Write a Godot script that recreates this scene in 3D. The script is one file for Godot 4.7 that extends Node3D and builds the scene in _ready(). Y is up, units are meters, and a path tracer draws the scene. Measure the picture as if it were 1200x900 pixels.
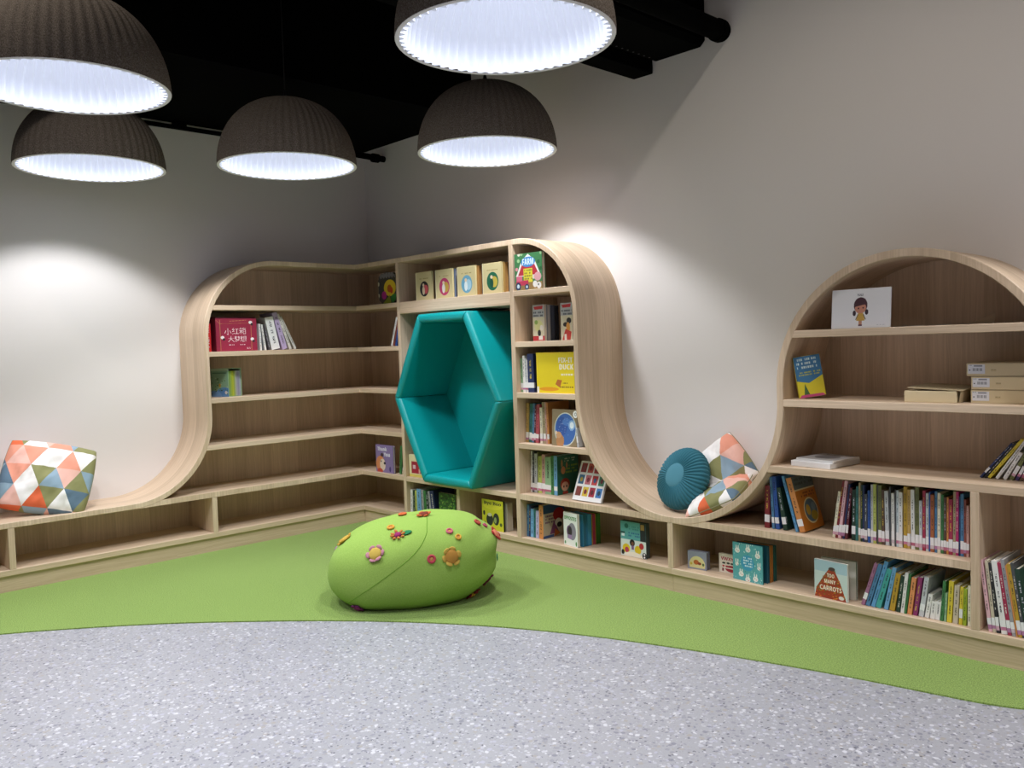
extends Node3D
# A children's library corner: ribbon-shaped bookcases, a hexagonal seat, pendants, a beanbag.
# Frame: the shelf fronts meet at the origin; the left wall is z = -0.42, the right wall x = 0.42; metres.

const D := 0.42            # depth of the bookcases
const T := 0.035           # board thickness
const UP := Vector3.UP
var RB := Basis(Vector3(0, 0, 1), Vector3(0, 1, 0), Vector3(-1, 0, 0))   # along the right wall, up, out of the shelf
var LB := Basis.IDENTITY                                                # the same for the left wall
var M := {}
var used := {}
var rng := RandomNumberGenerator.new()

func _ready() -> void:
	rng.seed = 11
	# --- camera
	var cam := Camera3D.new()
	cam.name = "camera"
	cam.fov = 48.698
	cam.near = 0.05
	cam.far = 60.0
	var yaw := deg_to_rad(43.578)
	var pit := deg_to_rad(-2.696)
	var rol := deg_to_rad(-1.849)
	var fw := Vector3(cos(pit) * sin(yaw), sin(pit), -cos(pit) * cos(yaw))
	var ri := fw.cross(UP).normalized()
	var up := ri.cross(fw)
	cam.transform = Transform3D(Basis(ri * cos(rol) + up * sin(rol), up * cos(rol) - ri * sin(rol), -fw), Vector3(-3.798, 1.40, 5.7645))
	add_child(cam)
	cam.current = true
	# --- environment
	var env := Environment.new()
	env.background_mode = Environment.BG_COLOR
	env.background_color = Color(0, 0, 0)
	env.ambient_light_source = Environment.AMBIENT_SOURCE_DISABLED
	env.tonemap_mode = Environment.TONE_MAPPER_LINEAR
	env.tonemap_exposure = 1.18
	env.sdfgi_enabled = true
	env.ssao_enabled = true
	env.ssil_enabled = true
	var we := WorldEnvironment.new()
	we.name = "environment"
	we.environment = env
	add_child(we)
	# --- scene
	make_materials()
	room()
	corner_bookcase()
	niche_bookcase()
	arched_bookcase()
	pendants()
	fill_downlights()
	hexagon_seat()
	beanbag()
	cushions()
	spine_rows()
	face_books()
	boxes_and_papers()
	ceiling_services()

# ---------------------------------------------------------------- nodes
func numbered(called: String) -> String:
	var n: int = used.get(called, 0)
	used[called] = n + 1
	return called if n == 0 else "%s_%03d" % [called, n]

func thing(called: String, label: String, category: String, group := "", at := Vector3.ZERO, basis := Basis.IDENTITY) -> Node3D:
	var o := Node3D.new()
	o.name = numbered(called)
	o.set_meta("label", label)
	o.set_meta("category", category)
	if group:
		o.set_meta("group", group)
	o.transform = Transform3D(basis, at)
	add_child(o)
	return o

func part(called: String, mesh: Mesh, mat: Material, parent: Node) -> MeshInstance3D:
	var o := MeshInstance3D.new()
	o.name = called
	o.mesh = mesh
	o.material_override = mat
	o.cast_shadow = GeometryInstance3D.SHADOW_CASTING_SETTING_ON
	parent.add_child(o, true)
	return o

func struct(called: String, mesh: Mesh, mat: Material) -> MeshInstance3D:
	var o := part(numbered(called), mesh, mat, self)
	o.set_meta("kind", "structure")
	return o

# ---------------------------------------------------------------- mesh helpers
func begin() -> SurfaceTool:
	var st := SurfaceTool.new()
	st.begin(Mesh.PRIMITIVE_TRIANGLES)
	return st

func vert(st: SurfaceTool, p: Vector3, n: Vector3, uv: Vector2) -> void:
	st.set_normal(n)
	st.set_uv(uv)
	st.add_vertex(p)

func tri(st: SurfaceTool, a: Vector3, b: Vector3, c: Vector3, na: Vector3, nb: Vector3, nc: Vector3, ua := Vector2.ZERO, ub := Vector2.ZERO, uc := Vector2.ZERO) -> void:
	if (b - a).cross(c - a).dot(na + nb + nc) > 0.0:
		vert(st, a, na, ua)
		vert(st, c, nc, uc)
		vert(st, b, nb, ub)
	else:
		vert(st, a, na, ua)
		vert(st, b, nb, ub)
		vert(st, c, nc, uc)

func quad(st: SurfaceTool, a: Vector3, b: Vector3, c: Vector3, d: Vector3, n: Vector3, ua := Vector2(0, 1), ub := Vector2(1, 1), uc := Vector2(1, 0), ud := Vector2(0, 0)) -> void:
	tri(st, a, b, c, n, n, n, ua, ub, uc)
	tri(st, a, c, d, n, n, n, ua, uc, ud)

func grain_uv(p: Vector3, axis: int, grain: int, off: Vector2) -> Vector2:
	var o := [0, 1, 2]
	o.erase(axis)
	var g: int = grain if grain != axis else o[0]
	o.erase(g)
	return Vector2(p[g], p[o[0]]) + off

# a box with chamfered edges; UVs in metres, u along the grain axis
func box(st: SurfaceTool, lo: Vector3, hi: Vector3, bev := 0.0, grain := 0) -> void:
	var off := Vector2(rng.randf() * 2.4, rng.randf() * 1.2)
	bev = minf(bev, 0.45 * minf(hi.x - lo.x, minf(hi.y - lo.y, hi.z - lo.z)))
	var c := func(axis: int, s: Vector3) -> Vector3:
		var p := Vector3.ZERO
		for k in 3:
			var e: float = hi[k] if s[k] > 0 else lo[k]
			p[k] = e if k == axis else e - s[k] * bev
		return p
	for axis in 3:
		var u := (axis + 1) % 3
		var v := (axis + 2) % 3
		for sg in [-1.0, 1.0]:
			var q := []
			for e in [[-1.0, -1.0], [1.0, -1.0], [1.0, 1.0], [-1.0, 1.0]]:
				var s := Vector3.ZERO
				s[axis] = sg
				s[u] = e[0]
				s[v] = e[1]
				q.append(c.call(axis, s))
			var n := Vector3.ZERO
			n[axis] = sg
			quad(st, q[0], q[1], q[2], q[3], n, grain_uv(q[0], axis, grain, off), grain_uv(q[1], axis, grain, off), grain_uv(q[2], axis, grain, off), grain_uv(q[3], axis, grain, off))
	if bev <= 0.0:
		return
	for axis in 3:
		var u := (axis + 1) % 3
		var v := (axis + 2) % 3
		for e in [[-1.0, -1.0], [1.0, -1.0], [1.0, 1.0], [-1.0, 1.0]]:
			var s0 := Vector3.ZERO
			s0[u] = e[0]
			s0[v] = e[1]
			var s1 := s0
			s0[axis] = -1.0
			s1[axis] = 1.0
			var n := Vector3.ZERO
			n[u] = e[0]
			n[v] = e[1]
			n = n.normalized()
			var a: Vector3 = c.call(u, s0)
			var b: Vector3 = c.call(u, s1)
			var d: Vector3 = c.call(v, s1)
			var f: Vector3 = c.call(v, s0)
			quad(st, a, b, d, f, n, grain_uv(a, u, grain, off), grain_uv(b, u, grain, off), grain_uv(d, u, grain, off), grain_uv(f, u, grain, off))
	for x in [-1.0, 1.0]:
		for y in [-1.0, 1.0]:
			for z in [-1.0, 1.0]:
				var s := Vector3(x, y, z)
				var n := s.normalized()
				tri(st, c.call(0, s), c.call(1, s), c.call(2, s), n, n, n)

func box_mesh(lo: Vector3, hi: Vector3, bev := 0.0, grain := 0) -> ArrayMesh:
	var st := begin()
	box(st, lo, hi, bev, grain)
	return st.commit()

# a smooth sheet through rows of points; normals from neighbours, turned by sign
func sheet(st: SurfaceTool, p: Array, uvs: Array, sign := 1.0, wrap := false) -> void:
	var nu := p.size()
	var nv: int = p[0].size()
	var nn := []
	for i in nu:
		var r := PackedVector3Array()
		for j in nv:
			var ja: int = (j - 1 + nv - 1) % (nv - 1) if wrap else maxi(j - 1, 0)
			var jb: int = (j + 1) % (nv - 1) if wrap and j + 1 >= nv - 1 else mini(j + 1, nv - 1)
			if wrap and j == nv - 1:
				ja = nv - 2
				jb = 1
			var du: Vector3 = p[mini(i + 1, nu - 1)][j] - p[maxi(i - 1, 0)][j]
			var dv: Vector3 = p[i][jb] - p[i][ja]
			var n := du.cross(dv)
			if n.length() < 1e-12:
				var i2: int = mini(i + 1, nu - 1) if i == 0 else maxi(i - 1, 0)
				du = p[mini(i2 + 1, nu - 1)][j] - p[maxi(i2 - 1, 0)][j]
				dv = p[i2][jb] - p[i2][ja]
				n = du.cross(dv)
			r.append(n.normalized() * sign)
		nn.append(r)
	for i in nu - 1:
		for j in nv - 1:
			var a: Vector3 = p[i][j]
			var b: Vector3 = p[i + 1][j]
			var c: Vector3 = p[i + 1][j + 1]
			var d: Vector3 = p[i][j + 1]
			if not a.is_equal_approx(b) or not c.is_equal_approx(d):
				if not b.is_equal_approx(c):
					tri(st, a, b, c, nn[i][j], nn[i + 1][j], nn[i + 1][j + 1], uvs[i][j], uvs[i + 1][j], uvs[i + 1][j + 1])
				if not a.is_equal_approx(d):
					tri(st, a, c, d, nn[i][j], nn[i + 1][j + 1], nn[i][j + 1], uvs[i][j], uvs[i + 1][j + 1], uvs[i][j + 1])

# turn a profile of (radius, height) about the y axis
func lathe(st: SurfaceTool, prof: Array, seg := 24, at := Vector3.ZERO, sign := 1.0) -> void:
	var p := []
	var w := []
	for q in prof:
		var r := PackedVector3Array()
		var t := PackedVector2Array()
		for k in seg + 1:
			var a := TAU * k / seg
			r.append(at + Vector3(q.x * cos(a), q.y, q.x * sin(a)))
			t.append(Vector2(float(k) / seg, q.y))
		p.append(r)
		w.append(t)
	sheet(st, p, w, sign, true)

func tube(st: SurfaceTool, a: Vector3, b: Vector3, r: float, seg := 12) -> void:
	var ax := (b - a).normalized()
	var u := ax.cross(UP if absf(ax.y) < 0.9 else Vector3.RIGHT).normalized()
	var v := ax.cross(u)
	var p := []
	var w := []
	for e in [[a, 0.0], [a, 1.0], [b, 1.0], [b, 0.0]]:
		var ring := PackedVector3Array()
		var t := PackedVector2Array()
		for k in seg + 1:
			var g := TAU * k / seg
			ring.append(e[0] + (u * cos(g) + v * sin(g)) * r * e[1])
			t.append(Vector2(float(k) / seg, 0))
		p.append(ring)
		w.append(t)
	for i in 3:
		for k in seg:
			var g0 := TAU * k / seg
			var g1 := TAU * (k + 1) / seg
			var n0 := u * cos(g0) + v * sin(g0)
			var n1 := u * cos(g1) + v * sin(g1)
			if i == 0:
				tri(st, a, p[1][k], p[1][k + 1], -ax, -ax, -ax)
			elif i == 2:
				tri(st, b, p[2][k], p[2][k + 1], ax, ax, ax)
			else:
				tri(st, p[1][k], p[2][k], p[2][k + 1], n0, n0, n1)
				tri(st, p[1][k], p[2][k + 1], p[1][k + 1], n0, n1, n1)

# a flattened blob: an ellipsoid with a centre, radii and axes
func blob(st: SurfaceTool, at: Vector3, r: Vector3, b := Basis.IDENTITY, nu := 6, nv := 10) -> void:
	var p := []
	var w := []
	for i in nu + 1:
		var f := PI * i / nu - PI / 2
		var row := PackedVector3Array()
		var t := PackedVector2Array()
		for k in nv + 1:
			var g := TAU * k / nv
			row.append(at + b * (Vector3(cos(f) * cos(g), sin(f), cos(f) * sin(g)) * r))
			t.append(Vector2(float(k) / nv, float(i) / nu))
		p.append(row)
		w.append(t)
	sheet(st, p, w, 1.0 if (p[1][0] - at).dot((p[2][0] - p[1][0]).cross(p[1][1] - p[1][0])) > 0 else -1.0, true)

# a flat panel from an outline in (along, up), placed by a callable (along, up, depth)
func outline_panel(st: SurfaceTool, pts: PackedVector2Array, d0: float, d1: float, place: Callable) -> void:
	var ix := Geometry2D.triangulate_polygon(pts)
	var n0: Vector3 = (place.call(0.0, 0.0, d0) - place.call(0.0, 0.0, d1)).normalized()
	for k in range(0, ix.size(), 3):
		var a := pts[ix[k]]
		var b := pts[ix[k + 1]]
		var c := pts[ix[k + 2]]
		tri(st, place.call(a.x, a.y, d0), place.call(b.x, b.y, d0), place.call(c.x, c.y, d0), n0, n0, n0, Vector2(a.y, a.x), Vector2(b.y, b.x), Vector2(c.y, c.x))
		tri(st, place.call(a.x, a.y, d1), place.call(b.x, b.y, d1), place.call(c.x, c.y, d1), -n0, -n0, -n0, Vector2(a.y, a.x), Vector2(b.y, b.x), Vector2(c.y, c.x))

# ---------------------------------------------------------------- the ribbon
func arc(c: Vector2, r: float, a0: float, a1: float, n: int) -> PackedVector2Array:
	var o := PackedVector2Array()
	for k in n + 1:
		var a := deg_to_rad(lerpf(a0, a1, float(k) / n))
		o.append(c + Vector2(cos(a), sin(a)) * r)
	return o

# bend a board along a path: the shown face lies on the path, the thickness to its right
func ribbon(path: PackedVector2Array, place: Callable, called: String, parent: Node, u0 := 0.0) -> MeshInstance3D:
	var st := begin()
	var n := path.size()
	var nor := []
	for i in n:
		var t := (path[mini(i + 1, n - 1)] - path[maxi(i - 1, 0)]).normalized()
		nor.append(Vector2(t.y, -t.x))
	var bev := 0.0025
	var face := func(off: float, d0: float, d1: float, sg: float) -> void:
		var u := u0
		for i in n - 1:
			var l := path[i].distance_to(path[i + 1])
			var a: Vector2 = path[i] + nor[i] * off
			var b: Vector2 = path[i + 1] + nor[i + 1] * off
			var o0: Vector3 = place.call(0.0, 0.0, 0.0)
			var na: Vector3 = (place.call(nor[i].x, nor[i].y, 0.0) - o0) * sg
			var nb: Vector3 = (place.call(nor[i + 1].x, nor[i + 1].y, 0.0) - o0) * sg
			var p0: Vector3 = place.call(a.x, a.y, d0)
			var p1: Vector3 = place.call(b.x, b.y, d0)
			var p2: Vector3 = place.call(b.x, b.y, d1)
			var p3: Vector3 = place.call(a.x, a.y, d1)
			tri(st, p0, p1, p2, na, nb, nb, Vector2(u, d0), Vector2(u + l, d0), Vector2(u + l, d1))
			tri(st, p0, p2, p3, na, nb, na, Vector2(u, d0), Vector2(u + l, d1), Vector2(u, d1))
			u += l
	face.call(0.0, bev, D, -1.0)
	face.call(T, bev, D, 1.0)
	# the two chamfers and the front edge, and the back edge
	var strip := func(o0: float, d0: float, o1: float, d1: float) -> void:
		for i in n - 1:
			var a: Vector2 = path[i] + nor[i] * o0
			var b: Vector2 = path[i + 1] + nor[i + 1] * o0
			var c: Vector2 = path[i + 1] + nor[i + 1] * o1
			var d: Vector2 = path[i] + nor[i] * o1
			var p0: Vector3 = place.call(a.x, a.y, d0)
			var p1: Vector3 = place.call(b.x, b.y, d0)
			var p2: Vector3 = place.call(c.x, c.y, d1)
			var p3: Vector3 = place.call(d.x, d.y, d1)
			var nn := (p1 - p0).cross(p3 - p0).normalized()
			var mid: Vector2 = path[i] + nor[i] * T * 0.5
			if nn.dot((p0 + p2) * 0.5 - Vector3(place.call(mid.x, mid.y, D * 0.5))) < 0.0:
				nn = -nn
			quad(st, p0, p1, p2, p3, nn, Vector2(a.y, a.x), Vector2(b.y, b.x), Vector2(c.y, c.x), Vector2(d.y, d.x))
	strip.call(0.0, bev, bev, 0.0)
	strip.call(bev, 0.0, T - bev, 0.0)
	strip.call(T - bev, 0.0, T, bev)
	strip.call(0.0, D, T, D)
	return part(called, st.commit(), M.wood, parent)

func on_left(s: float, y: float, d: float) -> Vector3:
	return Vector3(s, y, -d)

func on_right(s: float, y: float, d: float) -> Vector3:
	return Vector3(d, y, s)

# ---------------------------------------------------------------- materials
func std(col: Color, rough := 0.8) -> StandardMaterial3D:
	var m := StandardMaterial3D.new()
	m.albedo_color = col
	m.roughness = rough
	return m

func plain(hex: String, rough := 0.55) -> StandardMaterial3D:
	var key := "c" + hex + str(rough)
	if not M.has(key):
		M[key] = std(Color(hex), rough)
	return M[key]

func pic(im: Image, rough := 0.55, mips := true) -> StandardMaterial3D:
	var m := std(Color.WHITE, rough)
	m.albedo_texture = ImageTexture.create_from_image(im)
	return m

func put(b: PackedByteArray, k: int, c: Color) -> void:
	b[k] = int(clampf(c.r, 0, 1) * 255.0)
	b[k + 1] = int(clampf(c.g, 0, 1) * 255.0)
	b[k + 2] = int(clampf(c.b, 0, 1) * 255.0)

func make_materials() -> void:
	var fn := FastNoiseLite.new()
	fn.seed = 4
	fn.noise_type = FastNoiseLite.TYPE_SIMPLEX
	fn.frequency = 1.0
	# oak laminate: 2.4 m along the grain, 1.2 m across
	var W := 768
	var H := 768
	var b := PackedByteArray()
	b.resize(W * H * 3)
	var strips := []
	var at := 0.0
	while at < H:
		var wdt := rng.randf_range(38, 90)
		strips.append([at, rng.randf_range(-0.045, 0.045), rng.randf_range(0, 40)])
		at += wdt
	for y in H:
		var sidx := 0
		for k in strips.size():
			if y >= strips[k][0]:
				sidx = k
		var sh: float = strips[sidx][1]
		var of: float = strips[sidx][2]
		for x in W:
			var f := smoothstep(0.85, 1.0, float(x) / W)
			var u := float(x) / 100.0 + of
			var u2 := u - W / 100.0
			var warp := fn.get_noise_2d(u * 0.4, y * 0.008) * 8.0
			var g := lerpf(fn.get_noise_2d(u * 0.3, (y + warp) * 0.10), fn.get_noise_2d(u2 * 0.3, (y + warp) * 0.10), f)
			var h := lerpf(fn.get_noise_2d(u * 1.2, y * 0.45 + 70.0), fn.get_noise_2d(u2 * 1.2, y * 0.45 + 70.0), f)
			var v := sh + g * 0.045 + h * 0.030
			put(b, (y * W + x) * 3, Color(0.825 + v, 0.728 + v * 1.05, 0.618 + v * 1.1))
	M.wood = pic(Image.create_from_data(W, H, false, Image.FORMAT_RGB8, b), 0.5)
	M.wood.uv1_scale = Vector3(1.0 / 2.4, 1.0 / 1.2, 1)
	# terrazzo: 2.6 m square
	var N := 1536
	b = PackedByteArray()
	b.resize(N * N * 3)
	for y in N:
		for x in N:
			var v := rng.randf_range(-0.02, 0.02)
			put(b, (y * N + x) * 3, Color(0.632 + v, 0.632 + v, 0.652 + v))
	var chip := [Color(0.74, 0.74, 0.76), Color(0.70, 0.70, 0.73), Color(0.60, 0.60, 0.63), Color(0.57, 0.57, 0.60), Color(0.52, 0.52, 0.56), Color(0.39, 0.39, 0.43), Color(0.63, 0.61, 0.59), Color(0.68, 0.68, 0.73), Color(0.79, 0.79, 0.81)]
	for k in 42000:
		var cx := rng.randf_range(0, N)
		var cy := rng.randf_range(0, N)
		var r := 1.3 + 5.0 * pow(rng.randf(), 2.2)
		var el := rng.randf_range(0.5, 1.0)
		var an := rng.randf() * PI
		var ca := cos(an)
		var sa := sin(an)
		var col: Color = chip[mini(int(rng.randf() * 9.0), 8)]
		if r > 4.0 and col.r < 0.5:
			r = 3.0
		for yy in range(int(cy - r), int(cy + r) + 2):
			for xx in range(int(cx - r), int(cx + r) + 2):
				var px := xx - cx
				var py := yy - cy
				var qx := (px * ca + py * sa) / r
				var qy := (-px * sa + py * ca) / (r * el)
				if absf(qx) + absf(qy) < 1.25 and qx * qx + qy * qy < 1.0:
					put(b, (posmod(yy, N) * N + posmod(xx, N)) * 3, col)
	M.terrazzo = pic(Image.create_from_data(N, N, false, Image.FORMAT_RGB8, b), 0.42)
	M.terrazzo.uv1_scale = Vector3(1.0 / 2.6, 1.0 / 2.6, 1)
	# carpet: 0.5 m square of tufts
	N = 512
	b = PackedByteArray()
	b.resize(N * N * 3)
	var hb := PackedByteArray()
	hb.resize(N * N)
	for y in N:
		for x in N:
			var v := 0.08 * fn.get_noise_2d(x * 0.22, y * 0.22) + 0.12 * fn.get_noise_2d(x * 0.10 + 90.0, y * 0.10) + rng.randf_range(-0.05, 0.05)
			put(b, (y * N + x) * 3, Color(0.530 + v, 0.632 + v, 0.325 + v * 0.7))
			hb[y * N + x] = int(clampf(128 + v * 900.0, 0, 255))
	M.carpet = pic(Image.create_from_data(N, N, false, Image.FORMAT_RGB8, b), 1.0)
	M.carpet.uv1_scale = Vector3(1.0 / 0.5, 1.0 / 0.5, 1)
	M.carpet.heightmap_enabled = true
	M.carpet.heightmap_scale = 0.35
	M.carpet.heightmap_texture = ImageTexture.create_from_image(Image.create_from_data(N, N, false, Image.FORMAT_L8, hb))
	M.carpet.rim_enabled = true
	M.carpet.rim = 0.3
	M.carpet.specular_mode = BaseMaterial3D.SPECULAR_DISABLED
	# grey-brown felt of the shades
	N = 256
	b = PackedByteArray()
	b.resize(N * N * 3)
	for y in N:
		for x in N:
			var v := 0.05 * fn.get_noise_2d(x * 0.35, y * 0.10) + rng.randf_range(-0.05, 0.06)
			put(b, (y * N + x) * 3, Color(0.435 + v * 2.0, 0.402 + v * 2.0, 0.372 + v * 2.0))
	M.felt = pic(Image.create_from_data(N, N, false, Image.FORMAT_RGB8, b), 1.0)
	M.felt.uv1_scale = Vector3(5, 2, 1)
	M.felt.specular_mode = BaseMaterial3D.SPECULAR_DISABLED
	# knitted cover of the beanbag
	for y in N:
		for x in N:
			var v := 0.045 * fn.get_noise_2d(x * 0.3, y * 0.25) + rng.randf_range(-0.03, 0.03)
			put(b, (y * N + x) * 3, Color(0.590 + v, 0.715 + v, 0.345 + v))
	M.knit = pic(Image.create_from_data(N, N, false, Image.FORMAT_RGB8, b), 1.0)
	M.knit.uv1_scale = Vector3(5, 3, 1)
	M.knit.rim_enabled = true
	M.knit.rim = 0.12
	M.knit.heightmap_enabled = true
	M.knit.heightmap_scale = 0.25
	M.knit.heightmap_texture = M.knit.albedo_texture
	M.knit.specular_mode = BaseMaterial3D.SPECULAR_DISABLED
	M.wall = std(Color(0.900, 0.876, 0.856), 0.85)
	M.black = std(Color(0.012, 0.012, 0.013), 0.95)
	M.black.metallic_specular = 0.15
	M.blackmetal = std(Color(0.03, 0.03, 0.034), 0.6)
	M.teal = std(Color(0.0, 0.590, 0.595), 0.36)
	M.tealseam = std(Color(0.0, 0.40, 0.42), 0.5)
	M.velvet = std(Color(0.17, 0.42, 0.48), 0.9)
	M.velvet.rim_enabled = true
	M.velvet.rim = 0.6
	M.velvet.rim_tint = 0.6
	M.pages = std(Color(0.90, 0.88, 0.82), 0.9)
	M.white = std(Color(0.92, 0.92, 0.92), 0.6)
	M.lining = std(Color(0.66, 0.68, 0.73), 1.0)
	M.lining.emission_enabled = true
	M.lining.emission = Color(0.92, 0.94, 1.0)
	M.lining.emission_energy_multiplier = 0.37  # self-glow stands in for bulb light falling on the lining
	M.bulb = std(Color.WHITE, 0.5)
	M.bulb.emission_enabled = true
	M.bulb.emission = Color(0.95, 0.97, 1.0)
	M.bulb.emission_energy_multiplier = 1.5
	M.card = std(Color(0.84, 0.77, 0.62), 0.8)
	# printed triangles of the patterned cushions
	var pal := [Color("e0693f"), Color("efe9e4"), Color("e9b6a6"), Color("5f7688"), Color("8b8a5a"), Color("e6997f"), Color("f2eeea"), Color("8fa6b5")]
	var im := Image.create(384, 384, false, Image.FORMAT_RGB8)
	im.fill(pal[1])
	var cs := 88.0
	for r in range(0, 6):
		for c in range(-1, 14):
			var up2 := (r + c) % 2 == 0
			var x0 := c * cs * 0.5
			var y0 := r * cs * 0.9
			var y1 := y0 + cs * 0.9
			var pg := [Vector2(x0, y1), Vector2(x0 + cs, y1), Vector2(x0 + cs * 0.5, y0)] if up2 else [Vector2(x0, y0), Vector2(x0 + cs, y0), Vector2(x0 + cs * 0.5, y1)]
			p_poly(im, pg, pal[posmod(c * 3 + r * 5 + int(rng.randf() * 3.0), 8)], true)
	M.print = pic(im, 0.9)
	M.marks = []
	for k in 5:
		var sc := Image.create(16, 96, false, Image.FORMAT_RGBA8)
		sc.fill(Color(1, 1, 1, 0))
		var yy := 6
		while yy < 90:
			var l := rng.randi_range(3, 8)
			if rng.randf() < 0.72:
				for q in l:
					for xx in range(4, 12):
						if rng.randf() < 0.55 and yy + q < 96:
							sc.set_pixel(xx, yy + q, Color(1, 1, 1, 1))
			yy += l + rng.randi_range(1, 3)
		M.marks.append(ImageTexture.create_from_image(sc))

func mark_mat(k: int, col: Color) -> StandardMaterial3D:
	var key := "mk%d%s" % [k, col.to_html()]
	if not M.has(key):
		var m := std(col, 0.6)
		m.albedo_texture = M.marks[k]
		m.transparency = BaseMaterial3D.TRANSPARENCY_ALPHA_SCISSOR
		M[key] = m
	return M[key]

# ---------------------------------------------------------------- printing on covers (0..1, y down)
func p_rect(im: Image, x0: float, y0: float, x1: float, y1: float, c: Color) -> void:
	var w := im.get_width()
	var h := im.get_height()
	im.fill_rect(Rect2i(int(x0 * w), int(y0 * h), maxi(1, int((x1 - x0) * w)), maxi(1, int((y1 - y0) * h))), c)

func p_ell(im: Image, cx: float, cy: float, rx: float, ry: float, c: Color) -> void:
	var w := im.get_width()
	var h := im.get_height()
	for y in range(maxi(0, int((cy - ry) * h)), mini(h, int((cy + ry) * h) + 1)):
		for x in range(maxi(0, int((cx - rx) * w)), mini(w, int((cx + rx) * w) + 1)):
			var a := ((x + 0.5) / w - cx) / rx
			var b := ((y + 0.5) / h - cy) / ry
			if a * a + b * b <= 1.0:
				im.set_pixel(x, y, c)

func p_poly(im: Image, pts: Array, c: Color, in_pixels := false) -> void:
	var w := im.get_width()
	var h := im.get_height()
	var pk := PackedVector2Array()
	var lo := Vector2(1e9, 1e9)
	var hi := Vector2(-1e9, -1e9)
	for p in pts:
		var q: Vector2 = p if in_pixels else p * Vector2(w, h)
		pk.append(q)
		lo = lo.min(q)
		hi = hi.max(q)
	for y in range(maxi(0, int(lo.y)), mini(h, int(hi.y) + 1)):
		for x in range(maxi(0, int(lo.x)), mini(w, int(hi.x) + 1)):
			if Geometry2D.is_point_in_polygon(Vector2(x + 0.5, y + 0.5), pk):
				im.set_pixel(x, y, c)

func p_line(im: Image, pts: Array, t: float, c: Color) -> void:
	for k in pts.size() - 1:
		var a: Vector2 = pts[k]
		var b: Vector2 = pts[k + 1]
		var n := (b - a).orthogonal().normalized() * t
		var e := (b - a).normalized() * t
		p_poly(im, [a - n - e, b - n + e, b + n + e, a + n - e], c)

func p_words(im: Image, x0: float, y0: float, x1: float, y1: float, rows: int, c: Color) -> void:
	var h := (y1 - y0) / rows
	for r in rows:
		var x := x0
		while x < x1:
			var l := rng.randf_range(0.02, 0.06)
			if rng.randf() < 0.8:
				p_rect(im, x, y0 + r * h, minf(x + l, x1), y0 + r * h + h * 0.6, c)
			x += l + 0.015

func canvas(w: float, h: float, c: String) -> Image:
	var k := 220.0 / maxf(w, h)
	var im := Image.create(maxi(8, int(w * k)), maxi(8, int(h * k)), false, Image.FORMAT_RGB8)
	im.fill(Color(c))
	return im

func lettering(text: String, parent: Node, at: Vector3, size: Vector2, col: String, called := "lettering", font := "Droid Sans", bold := true, b := Basis.IDENTITY) -> void:
	var f := SystemFont.new()
	f.font_names = PackedStringArray([font])
	f.font_weight = 700 if bold else 400
	var tm := TextMesh.new()
	tm.font = f
	tm.text = text
	tm.font_size = 48
	tm.pixel_size = 0.01
	tm.depth = 0.02
	tm.curve_step = 2.0
	var bb := tm.get_aabb()
	var o := part(called, tm, plain(col), parent)
	var sx := size.x / maxf(bb.size.x, 1e-4)
	var sy := size.y / maxf(bb.size.y, 1e-4)
	o.transform = Transform3D(b * Basis.from_scale(Vector3(sx, sy, 0.05)), at - b * (bb.get_center() * Vector3(sx, sy, 0.05)))

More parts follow.
